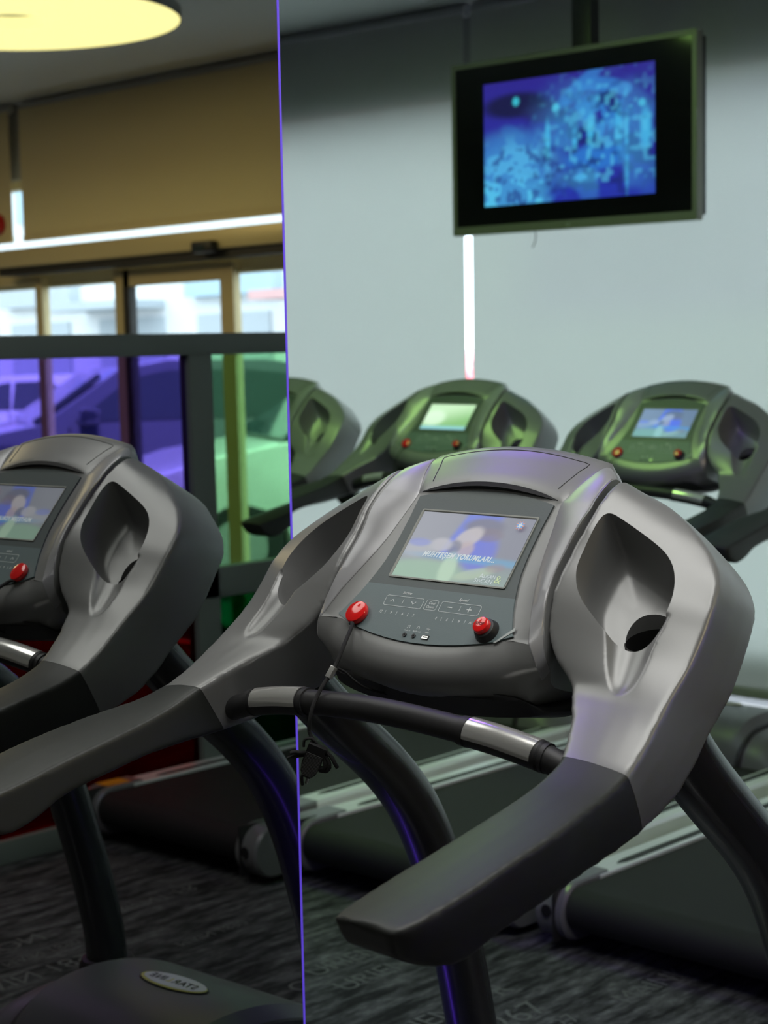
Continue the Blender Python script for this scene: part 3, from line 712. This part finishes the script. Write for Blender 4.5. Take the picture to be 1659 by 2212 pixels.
# ------------------------------------------------------------------ safety keys (rest on the consoles)
def cordpath(bm, P, r=.0028): return tube(bm, P, r, 8, 6)
def safety_key(loc, rz, label, full):
    k = empty('safety_key', label, 'safety key', loc, rz, None if full else 'safety keys on the far consoles')
    M = BM(); prof = [(.0160, 0), (.0172, .002), (.0174, .0062), (.0162, .0085), (.0120, .0100), (.0060, .0107), (.0008, .0109)]
    c = Vector((-.1172, .0050, .0026)); n = 40
    rings = [[M @ (c + Vector((q * math.cos(2 * PI * j / n), q * math.sin(2 * PI * j / n), h))) for j in range(n)] for q, h in prof]
    obj('key_knob', loft(bmesh.new(), rings), 'red_button', k)
    P0 = M @ Vector((-.1200, -.0120, .006))
    if full:
        P = [P0, Vector((-.1096, -.016, 1.1287)), Vector((-.096, -.047, 1.1063)), Vector((-.0948, -.065, 1.0819)), Vector((-.0978, -.074, 1.0688)), Vector((-.101, -.088, 1.0516)), Vector((-.1018, -.100, 1.034)), Vector((-.1038, -.1045, 1.0167)), Vector((-.1071, -.1035, .9972)), Vector((-.1000, -.100, .981))]
        cd = obj('cord', cordpath(bmesh.new(), P), 'cord', k)
        q0 = Vector((-.0948, -.0665, 1.0805)); q1 = Vector((-.0982, -.0750, 1.0665))
        ax = (q1 - q0).normalized(); obj('crimp', box_along(q0, q1, .0080, .0076), 'chrome', k)
        # second cord end going under the console
        obj('cord', cordpath(bmesh.new(), [q0, Vector((-.0915, -.050, 1.0713)), Vector((-.0852, -.035, 1.0563)), Vector((-.080, -.015, 1.044)), Vector((-.05, .02, 1.030))], .0017), 'cord', k)
        # clip
        ct = Vector((-.0922, -.102, .9800)); cbm = Vector((-.1180, -.102, .9300)); ax = (cbm - ct).normalized(); nn = Vector((.62, -.775, .08)); nn = (nn - ax * nn.dot(ax)).normalized(); sx_ = ax.cross(nn).normalized()
        MC = Matrix((sx_, -ax, nn)).transposed().to_4x4(); MC.translation = ct
        out = [(-.0125, .000), (.0125, .000), (.0130, -.030), (.0105, -.043), (.005, -.051), (-.005, -.051), (-.0105, -.043), (-.0130, -.030)]
        cl = obj('clip', plate(bmesh.new(), out, MC, -.004, .004), 'black_plastic', k, ang=30)
        bm = bmesh.new()
        for i in range(18):
            y = -.0135 - i * .0020; w = .0112 if y > -.038 else .0112 - (-.038 - y) * .5
            box(bm, -w, w, y - .0004, y + .0004, .004, .0046)
        bmesh.ops.transform(bm, matrix=MC, verts=bm.verts); obj('clip_ridges', bm, 'clip_ridge', cl, sm=False)
        bm = bmesh.new(); cyl(bm, MC @ Vector((-.003, -.050, -.001)), ax, .0022, .012, 12); obj('clip_pin', bm, 'jack_metal', cl)
        bm = bmesh.new(); T = lambda a, b, c: MC @ Vector((a, b, c))
        cordpath(bm, [T(-.010, -.006, -.003), T(-.020, -.008, -.001), T(-.028, -.014, .001), T(-.034, -.020, .0)], .0029)
        cordpath(bm, [T(-.010, -.012, -.003), T(-.018, -.014, 0), T(-.024, -.022, .002), T(-.022, -.031, .001), T(-.013, -.036, -.002)], .0029)
        cordpath(bm, [T(-.009, -.010, -.002), T(-.016, -.019, .002), T(-.019, -.026, .003), T(-.013, -.031, 0)], .0028)
        cordpath(bm, [T(.002, -.001, -.004), T(.012, .004, -.003), T(.020, -.002, -.003), T(.018, -.012, -.003)], .0019)
        cordpath(bm, [T(.010, -.018, -.004), T(.019, -.022, -.002), T(.026, -.023, 0), T(.031, -.027, 0)], .0028)
        cordpath(bm, [T(.010, -.022, -.004), T(.020, -.028, -.002), T(.026, -.033, -.001)], .0023)
        cordpath(bm, [T(.014, -.020, -.004), T(.024, -.028, -.002), T(.033, -.037, -.001)], .0016)
        cordpath(bm, [T(.004, -.048, -.002), T(.006, -.055, -.001), T(.003, -.062, 0), T(.001, -.066, 0)], .0023)
        obj('cord_knot', bm, 'cord', k)
    else:
        P = [P0, Vector((-.115, -.045, 1.105)), Vector((-.117, -.060, 1.07)), Vector((-.118, -.062, 1.035)), Vector((-.128, -.06, 1.01))]
        obj('cord', cordpath(bmesh.new(), P, .0017), 'cord', k)
        obj('crimp', box_along(Vector((-.1175, -.061, 1.06)), Vector((-.1185, -.061, 1.045)), .005, .004), 'jack_metal', k)
    return k
def box_along(a, b, w, t):
    ax = (b - a).normalized(); s = ax.cross(Vector((0, -1, 0))).normalized(); n = s.cross(ax); L_ = (b - a).length
    bm = bx(-w / 2, w / 2, 0, L_, -t / 2, t / 2, bev=.0006); M = Matrix((s, ax, n)).transposed().to_4x4(); M.translation = a
    bmesh.ops.transform(bm, matrix=M, verts=bm.verts); return bm
safety_key((0, 0, 0), 0, 'red safety key on the nearest console, black cord and clip hanging over the crossbar', True)
sk = safety_key((-2.489, 2.836, 0), .024, 'red safety key on the far console with the pale green screen', False)
for loc, lab in (((-1.590, 2.830, 0), 'red safety key on the far console with the blue picture'),):
    c = copy_tree(sk); c.location = loc; c.rotation_euler = (0, 0, 0); c['label'] = lab

# ------------------------------------------------------------------ mirror
n = Vector((1.0, .005720, .009287)).normalized(); MD = .5064389
def mx(y, z): return (-MD - n.y * y - n.z * (z - KZ)) / n.x
bm = bmesh.new(); YE = .2545; ZC = 2.975
f = [Vector((mx(y, z), y, z)) for y, z in ((YE, .02), (YE, ZC - .01), (-3.4, ZC - .01), (-3.4, .02))]
b = [p - n * .006 for p in f]; loft(bm, [f, b])
mi = obj('wall_mirror', bm, 'mirror_glass', sm=False); tag(mi, 'tall frameless mirror with a glowing purple edge beside the nearest treadmill', 'mirror')
bm = bmesh.new(); loft(bm, [[Vector((mx(y, z) + dx, y, z)) for y, dx in ((YE + .0005, .0008), (YE + .0040, .0008), (YE + .0040, -.012), (YE + .0005, -.012))] for z in (.02, ZC - .01)])
obj('light_edge', bm, 'led_purple', mi, sm=False)
obj('light_strip', bx(-.548, -.522, YE - .002, YE + .004, .05, 2.9), 'led_strip', mi, sm=False)
w_ = obj('wall_left', bx(-.90, -.545, -3.4, .20, 0, 2.98), 'wall_paint', sm=False); struct(w_)

# ------------------------------------------------------------------ room shell
fl = obj('floor', bx(-7.5, 8.5, -4.0, 4.40, -.05, 0), 'carpet', sm=False); struct(fl)
ce = obj('ceiling', bx(-7.5, 8.5, -4.0, 4.62, 2.98, 3.06), 'ceiling_paint', sm=False); struct(ce)
o = obj('wall_back', bx(-7.5, 8.5, -4.12, -4.0, 0, 2.98), 'wall_paint', sm=False); struct(o)
o = obj('wall_right', bx(8.5, 8.62, -4.0, 4.62, 0, 2.98), 'wall_paint', sm=False); struct(o)
o = obj('wall_side', bx(-7.62, -7.5, -4.0, 4.62, 0, 2.98), 'wall_paint', sm=False); struct(o)
# front wall: parapet and head beam around the long window
bm = bx(-7.5, 3.45, 4.47, 4.62, 0, .25); box(bm, -7.5, 8.5, 4.47, 4.62, 2.55, 2.98); box(bm, 8.1, 8.5, 4.47, 4.62, 0, 2.55)
o = obj('wall_front', bm, 'wall_paint', sm=False); struct(o)
bm = bmesh.new()
for x in (-7.0, .9, 3.45): box(bm, x - .05, x + .03, 4.50, 4.58, .25, 2.55)
wf = obj('window_1', bm, 'frame_dark', sm=False); struct(wf)
obj('pane', bx(-7.5, 3.45, 4.535, 4.540, .25, 2.55), 'glass_clear', wf, sm=False)
# roller blinds
def blind(x0, x1, z0, m, label, grp):
    r = empty('roller_blind', label, 'blind', ((x0 + x1) / 2, 4.40, 0), 0, grp); w = (x1 - x0) / 2
    obj('blind_fabric', bx(-w, w, -.0015, .0015, z0, 2.93), m, r, sm=False)
    obj('bottom_bar', bx(-w, w, -.008, .008, z0 - .025, z0 + .012, bev=.004), m if m == 'blind_beige' else 'wall_paint', r)
    obj('roller_tube', cyl(bmesh.new(), (-w, .03, 2.945), (1, 0, 0), .028, 2 * w, 20), 'wall_paint', r)
    return r
blind(-7.2, -3.662, .07, 'blind_white', 'white roller blind left of the light slit, behind the far treadmills', 'lowered white blinds')
blind(-3.618, -.35, .07, 'blind_white', 'white roller blind right of the light slit, behind the television', 'lowered white blinds')
blind(-.32, 3.2, .07, 'blind_white', 'white roller blind beyond the right edge, beside the entrance', 'lowered white blinds')
blind(3.25, 5.80, 2.215, 'blind_beige', 'half-raised beige roller blind over the entrance, seen in the mirror', 'raised beige blinds')
blind(5.90, 8.0, 2.215, 'blind_beige', 'second beige blind beyond the dark gap, seen at the left edge of the mirror', 'raised beige blinds')
# entrance: automatic sliding door with operator box
d = obj('door_1', box(box(box(bx(3.50, 8.1, 4.50, 4.58, 1.93, 2.065), 3.50, 3.58, 4.50, 4.58, 0, 2.55), 8.02, 8.1, 4.5, 4.58, 0, 2.55), 3.5, 8.1, 4.50, 4.58, 2.50, 2.55), 'frame_beige', sm=False); struct(d)
obj('operator_box', bx(3.45, 5.96, 4.30, 4.46, 2.045, 2.145, bev=.008), 'frame_beige', d)
obj('operator_underside', bx(3.45, 5.96, 4.33, 4.46, 2.00, 2.044), 'frame_dark', d)
for x0, x1, mm in ((4.14, 4.24, 'frame_beige'), (5.02, 5.09, 'frame_beige'), (4.965, 5.015, 'frame_dark'), (5.735, 5.80, 'frame_beige'), (6.70, 6.78, 'frame_beige')):
    obj('door_stile', bx(x0, x1, 4.46, 4.51, 0, 1.99), mm, d, sm=False)
obj('door_rail', bx(4.24, 5.02, 4.46, 4.51, 1.90, 1.99), 'frame_beige', d, sm=False)
obj('door_rail', bx(5.80, 8.02, 4.46, 4.51, 1.95, 1.99), 'frame_beige', d, sm=False)
obj('door_bottom_rail', bx(3.58, 8.02, 4.46, 4.51, 0, .10), 'frame_dark', d, sm=False)
obj('door_glass', bx(3.58, 8.02, 4.482, 4.488, .10, 1.95), 'glass_clear', d, sm=False)
obj('transom_glass', bx(3.58, 8.02, 4.535, 4.540, 2.0, 2.50), 'glass_clear', d, sm=False)
s_ = empty('door_sensor', 'black motion sensor on the beige door operator box', 'sensor', (4.14, 4.30, 2.06))
obj('sensor_body', bx(-.075, .075, -.055, 0, -.035, .025, bev=.012), 'black_plastic', s_); obj('sensor_lens', bx(-.03, .05, -.058, -.05, -.02, .0), 'car_glass', s_)
o = empty('alarm_dome', 'red round device at the left edge above the entrance header', 'alarm', (6.02, 4.36, 2.30)); obj('dome', cyl(bmesh.new(), (0, .03, 0), (0, -1, 0), .06, .06, 24, r1=.04, bev=.01), 'red_plastic', o)

# coloured glass partition at the right, seen in the mirror
PX = 1.85
pt = empty('glass_partition', 'dark framed partition with purple, green and red glass panels, seen in the mirror', 'partition', (PX, 0, 0))
def rail(nm, y0, y1, z0, z1, t=.025): obj(nm, bx(-t, t, y0, y1, z0, z1, bev=.002), 'frame_green_grey', pt)
rail('top_rail', -.6, 4.2, 1.507, 1.578, .028)
rail('middle_rail', -.6, 4.2, .700, .800)
rail('bottom_rail', -.6, 4.2, .0, .070, .028)
for y in (-.6, .75, 2.105, 3.1, 4.10): rail('frame_post', y, y + .10, .07, 1.507)
for (y0, y1, gm) in ((-.50, .75, 'glass_purple'), (.85, 2.105, 'glass_purple'), (2.205, 3.1, 'glass_green'), (3.2, 4.1, 'glass_green')):
    obj('upper_panel', bx(-.004, .004, y0, y1, .80, 1.507), gm, pt, sm=False)
for (y0, y1, gm) in ((-.50, .75, 'glass_red'), (.85, 2.105, 'glass_red'), (2.205, 3.1, 'glass_deep_green'), (3.2, 4.1, 'glass_deep_green')):
    obj('lower_panel', bx(-.004, .004, y0, y1, .07, .70), gm, pt, sm=False)

# ------------------------------------------------------------------ television
tv = empty('television', 'flat television with a blue picture hanging from the ceiling on a black pole', 'television', (-2.63, 3.8, 1.915))
tv.rotation_euler = (0, math.radians(-.25), 0)
obj('back_cover', bx(-.57, .57, .03, .085, .02, .665, bev=.01), 'pole_black', tv)
bm = bmesh.new(); r_o = rrect(-.582, .582, 0, .680, .006); r_i = rrect(-.562, .562, .034, .660, .003); MT = Matrix(((1, 0, 0, 0), (0, 0, -1, 0), (0, 1, 0, 0), (0, 0, 0, 1)))
loft(bm, [[MT @ Vector((x, y, -.04)) for x, y in r_o], [MT @ Vector((x, y, 0)) for x, y in r_o], [MT @ Vector((x, y, 0)) for x, y in r_i], [MT @ Vector((x, y, -.006)) for x, y in r_i]], caps=False)
obj('frame', bm, 'tv_frame', tv, ang=20)
pn = obj('screen_panel', bx(-.57, .57, .004, .03, .02, .67), 'tv_black', tv, sm=False)
def tvpic(x, y):
    c = blend((.02, .035, .42), (.03, .02, .30), y)
    n1 = vn(x * 17, y * 13) * .65 + vn(x * 40 + 3, y * 30) * .35; n2 = vn(x * 26 + 9, y * 14 + 5) * .6 + vn(x * 60, y * 34) * .4
    c = blend(c, (.01, .01, .06), ell(x, y, .20, .80, .20, .10) * .95)
    c = blend(c, (.02, .02, .12), ell(x, y, .38, .72, .14, .08) * .7)
    w = ss(.55, .70, .80 - y + .05 * (1 - x)) * (1 - ss(.34, .44, x))
    c = blend(c, (.10, .62, .95), w * .95)
    c = blend(c, (.03, .10, .45), ell(x, y, .18, .56, .055, .10, .6) * .9)
    c = blend(c, (.10, .55, .95), ell(x, y, .17, .32, .25, .22, 0, .6) * .8)
    c = blend(c, (.03, .13, .55), (n1 > .52) * .55 * (1 - ss(.5, .62, y)) * (x < .5))
    c = blend(c, (.02, .05, .30), (n2 > .62) * .7 * (1 - ss(.40, .52, y)) * (x < .55))
    c = blend(c, (.04, .20, .62), ell(x, y, .58, .88, .05, .20, -.7) * .9); c = blend(c, (.04, .22, .66), ell(x, y, .70, .88, .14, .055, -.25) * .9)
    c = blend(c, (.06, .28, .70), ell(x, y, .83, .82, .045, .05) * .9); c = blend(c, (.01, .01, .10), ell(x, y, .70, .78, .08, .035) * .8)
    c = blend(c, (.04, .35, .85), (n2 > .5) * .6 * ell(x, y, .66, .62, .20, .20, 0, .5))
    c = blend(c, (.01, .03, .28), (n1 > .6) * .8 * ell(x, y, .72, .55, .25, .20, 0, .5))
    for cx, a, b_ in ((.64, .018, .16), (.80, .020, .20), (.845, .010, .30), (.39, .015, .14), (.95, .03, .16), (.55, .016, .14)):
        c = blend(c, (.07, .60, .95), ell(x, y, cx, .50 if cx != .845 else .34, a, b_, 0, .5) * .8)
    c = blend(c, (.03, .22, .72), ell(x, y, .68, .32, .18, .10, .15) * .85); c = blend(c, (.08, .50, .90), ell(x, y, .61, .17, .07, .04) * .9)
    c = blend(c, (.02, .04, .45), ell(x, y, .62, .07, .22, .035) * .7); c = blend(c, (.10, .75, .95), ell(x, y, .44, .74, .022, .03) * .9 + ell(x, y, .93, .70, .02, .03) * .7)
    c = blend(c, (.05, .6, .75), ell(x, y, .20, .83, .02, .035) * .9)
    n3 = vn(x * 11 + 2, y * 9) * .5 + vn(x * 31, y * 24 + 7) * .5; rr_ = ell(x, y, .70, .45, .36, .48, 0, .5)
    c = blend(c, (.01, .02, .16), ss(.50, .72, n3) * .75 * rr_); c = blend(c, (.12, .70, .98), ss(.62, .78, vn(x * 38 + 5, y * 22 + 1)) * .45 * rr_ * (y > .12))
    c = blend(c, (.08, .45, .90), ss(.40, .62, vn(x * 8 + 1, y * 6 + 3)) * .35 * rr_)
    return tuple(q * .85 for q in c)
obj('picture', grid_picture(tvpic, MT, -.415, .400, .108, .587, 150, 96, -.0025), 'tv_picture', pn)
bm = bmesh.new(); text_bm(bm, 'LG', MT @ Matrix.Translation((0, .016, .001)), .016); obj('maker_mark', bm, 'badge_white', tv, sm=False)
obj('pole', bx(-.045, .045, .09, .15, .35, 1.063, bev=.006), 'pole_black', tv); obj('mount_plate', bx(-.12, .12, .08, .12, .25, .50), 'pole_black', tv)
obj('cable', tube(bmesh.new(), [(-.205, .06, .02), (-.21, .065, -.03), (-.222, .06, -.06)], .002, 8), 'cord', tv)

# ------------------------------------------------------------------ ceiling ring lamps
def ring_lamp(loc, r0, r1, m, label, power=0, col=(1, 1, 1), cat='lamp', group=None):
    e = empty('ring_lamp', label, cat, loc, 0, group); n_ = 72
    def ring(q, h): return [Vector((q * math.cos(2 * PI * j / n_), q * math.sin(2 * PI * j / n_), h)) for j in range(n_)]
    bm = bmesh.new(); loft(bm, [ring(r1, 0), ring(r1, -.045), ring(r0, -.045), ring(r0, 0)], caps=False); obj('diffuser', bm, m, e, ang=30)
    bm = bmesh.new(); loft(bm, [ring(r1 + .006, .0), ring(r1 + .006, -.046), ring(r1 + .001, -.046), ring(r1 + .001, 0)], caps=False); obj('rim', bm, 'lamp_rim', e, ang=30)
    return e
ring_lamp((3.72, 2.85, 2.98), .15, .71, 'ring_yellow', 'large glowing yellow ring lamp on the ceiling, seen in the mirror')
ring_lamp((-1.36, .95, 2.98), .10, .33, 'fill_ring_purple', 'unseen purple ring lamp just past the mirror, added for the purple reflection on the nearest console')  # added out of view, placed so the housing top reflects purple
ring_lamp((-2.75, 1.8, 2.98), .15, .62, 'fill_ring_green', 'unseen green ring lamp added to tint the far treadmills')  # added out of view to give the far consoles their green cast
ring_lamp((5.2, 1.6, 2.98), .20, .70, 'fill_ring_warm', 'unseen warm ring lamp added to light the beige entrance')  # added out of view to brighten the beige blinds and door header
ring_lamp((.50, -.20, 2.98), .25, .80, 'ring_white', 'white ring lamp on the ceiling above the nearest treadmill')

# ------------------------------------------------------------------ carpet lettering
bm = bmesh.new(); rnd = random.Random(5)
words = ['ORIENT-FR', 'EXPRESS', '4237', 'PARIS', 'DEPT 57', 'VIENNA 8', 'LINE 27', 'NOTICE', 'MAIN 1890', 'STATION']
mt = lambda x, y: Matrix.Translation((x, y, .0012)) @ Matrix.Rotation(PI / 2, 4, 'Z')
text_bm(bm, 'URIENT-FR', mt(-1.40, 1.35), .085); text_bm(bm, 'URIENT-FR', mt(-1.28, 1.33), .085); text_bm(bm, '1267', mt(-.86, 1.24), .11); text_bm(bm, 'MAINK', mt(-.74, 1.62), .085)
x = -2.6
while x < 1.2:
    y = -.2 + rnd.random() * .4
    while y < 1.5:
        wd = rnd.choice(words)
        if not (-1.5 < x < -1.2 and y > .6) and rnd.random() < .45: text_bm(bm, wd, mt(x, y + .2), rnd.choice((.05, .07, .09)))
        y += .55
    x += .115
o = obj('carpet_lettering', bm, 'carpet_print', fl, sm=False)

# ------------------------------------------------------------------ street outside
o = obj('ground', bx(-25, 45, 4.62, 40, -.12, -.05), 'asphalt', sm=False); struct(o)
o = obj('pavement', bx(-25, 45, 4.62, 5.6, -.05, .0), 'pavement', sm=False); struct(o)
def car(loc, rz, body, label, up=1.0, Ht=1.42):
    """side profile lofted over the width; nose towards +x"""
    e = empty('car', label, 'car', loc, rz, 'cars parked outside'); e.scale = (1, 1, up); hw = .84
    top = [(-2.05, .55), (-2.03, .86), (-1.95, .98), (-1.78, 1.03), (-1.3, 1.36), (-.9, Ht), (-.1, Ht + .01), (.3, 1.37), (.95, .99), (1.55, .90), (1.95, .78), (2.07, .60), (2.09, .40), (2.0, .24)]
    bot = [(1.75, .22), (1.67, .40), (1.55, .53), (1.35, .60), (1.15, .53), (1.03, .40), (.98, .22), (-.92, .22), (-.98, .40), (-1.10, .53), (-1.30, .60), (-1.50, .53), (-1.62, .40), (-1.68, .24), (-2.0, .28)]
    P = top + bot; rings = []
    for s, k in ((-1, .90), (-.965, .985), (-.9, 1.0), (.9, 1.0), (.965, .985), (1, .90)):
        ring = []
        for x, z in P:
            tum = max(0, z - .95) * .32; zz = .62 + (z - .62) * (1 - (1 - k) * .35); ring.append(Vector((x * (1 - (1 - k) * .2), s * (hw - tum), zz)))
        rings.append(ring)
    obj('body', loft(bmesh.new(), rings), body, e, ang=50)
    for s in (1, -1):
        for q in ([(-1.45, 1.00), (-1.12, 1.30), (-.72, 1.345), (-.62, 1.00)], [(-.55, 1.00), (-.62, 1.345), (-.08, 1.35), (.22, 1.30), (.68, 1.00)]):
            bm = bmesh.new(); a = [Vector((x, s * (hw - max(0, z - .95) * .32 + .004), z)) for x, z in q]; loft(bm, [a, [p - Vector((0, s * .02, 0)) for p in a]]); obj('side_window', bm, 'car_glass', e, sm=False)
        for x in (1.35, -1.30):
            wh = obj('wheel', cyl(bmesh.new(), (x, s * .64, .31), (0, s, 0), .31, .20, 32, bev=.03), 'tyre', e); obj('hub', cyl(bmesh.new(), (x, s * .835, .31), (0, s, 0), .19, .012, 24), 'wheel_alloy', wh)
        obj('door_moulding', bx(-1.0, .95, min(s * .842, s * .856), max(s * .842, s * .856), .50, .58), 'car_trim', e)
        for x in (-.60, .72): obj('door_gap', bx(x, x + .012, min(s * .838, s * .846), max(s * .838, s * .846), .30, .97), 'car_trim', e, sm=False)
        obj('door_mirror', bx(.50, .66, min(s * .86, s * 1.0), max(s * .86, s * 1.0), .98, 1.10, bev=.02), body, e)
        obj('tail_light', bx(-2.06, -1.90, min(s * .60, s * .80), max(s * .60, s * .80), .78, .95, bev=.02), 'tail_red', e); obj('head_light', bx(1.86, 2.06, min(s * .50, s * .76), max(s * .50, s * .76), .58, .72, bev=.02), 'wheel_alloy', e)
    for q in ([(.42, 1.335), (.97, 1.005)], [(-1.42, 1.30), (-1.79, 1.045)]):
        (x0, z0), (x1, z1) = q; bm = bmesh.new(); a = [Vector(p) for p in ((x0, -.58, z0), (x0, .58, z0), (x1, .70, z1), (x1, -.70, z1))]; loft(bm, [[p + Vector((.03 if x1 > 0 else -.03, 0, .012)) for p in a], [p - Vector((0, 0, .02)) for p in a]]); obj('windscreen', bm, 'car_glass', e, sm=False)
    obj('bumper', bx(1.95, 2.12, -.78, .78, .28, .50, bev=.04), body, e); obj('bumper', bx(-2.12, -1.95, -.78, .78, .30, .55, bev=.04), body, e)
    return e
car((6.05, 7.75, -.05), math.radians(-60), 'car_white', 'white hatchback seen through the green glass in the mirror')
car((8.95, 7.85, -.05), math.radians(-60), 'car_navy', 'dark blue car seen through the purple glass in the mirror', 1.09)
car((9.6, 12.4, -.05), 0, 'car_white', 'white car farther off, its roof above the green-tinted hatchback')
car((15.4, 12.4, -.05), PI, 'car_white', 'white car with a red tail light behind the dark blue car')
car((-8.3, 10.0, -.05), 0, 'car_red', 'red car glimpsed through the gap between the white blinds')
sh = empty('shop_building', 'white shop building with grey windows across the street', 'building', (14, 19, 0))
obj('wall', bx(-16, 20, 0, 4, -.1, 9), 'shop_white', sh, sm=False)
for k in range(12):
    x = -14 + k * 2.7
    obj('shop_window', bx(x, x + 1.8, -.05, 0, .3, 2.3), 'shop_grey', sh, sm=False)
    if k % 2: obj('sign_board', bx(x - .3, x + 1.9, -.25, 0, 2.6, 3.3), 'shop_grey' if k % 4 == 1 else 'shop_blue', sh, sm=False)
    else: obj('awning', bx(x, x + 2.2, -1.0, 0, 2.45, 2.6), 'shop_red' if k % 4 else 'shop_grey', sh, sm=False)
    obj('upper_window', bx(x + .3, x + 1.5, -.05, 0, 4.2, 5.6), 'shop_blue', sh, sm=False)
for i, (x, y, r) in enumerate(((9.6, 10.2, .55), (10.6, 15.5, .9), (17.5, 15.5, .8))):
    bm = bmesh.new()
    for k in range(14):
        bb = bmesh.ops.create_icosphere(bm, subdivisions=2, radius=r * rnd.uniform(.3, .55)); bmesh.ops.translate(bm, vec=(rnd.uniform(-.5, .5) * r, rnd.uniform(-.5, .5) * r, r * rnd.uniform(.3, 1.1)), verts=bb['verts'])
    for v in bm.verts: v.co += Vector((rnd.uniform(-1, 1), rnd.uniform(-1, 1), rnd.uniform(-1, 1))) * r * .05
    o = obj('shrub', bm, 'shrub', loc=(x, y, -.1)); tag(o, ('dark bush between the hatchback and the dark car', 'round bush before the shop windows', 'bush at the far left of the street')[i], 'shrub', 'street shrubs')
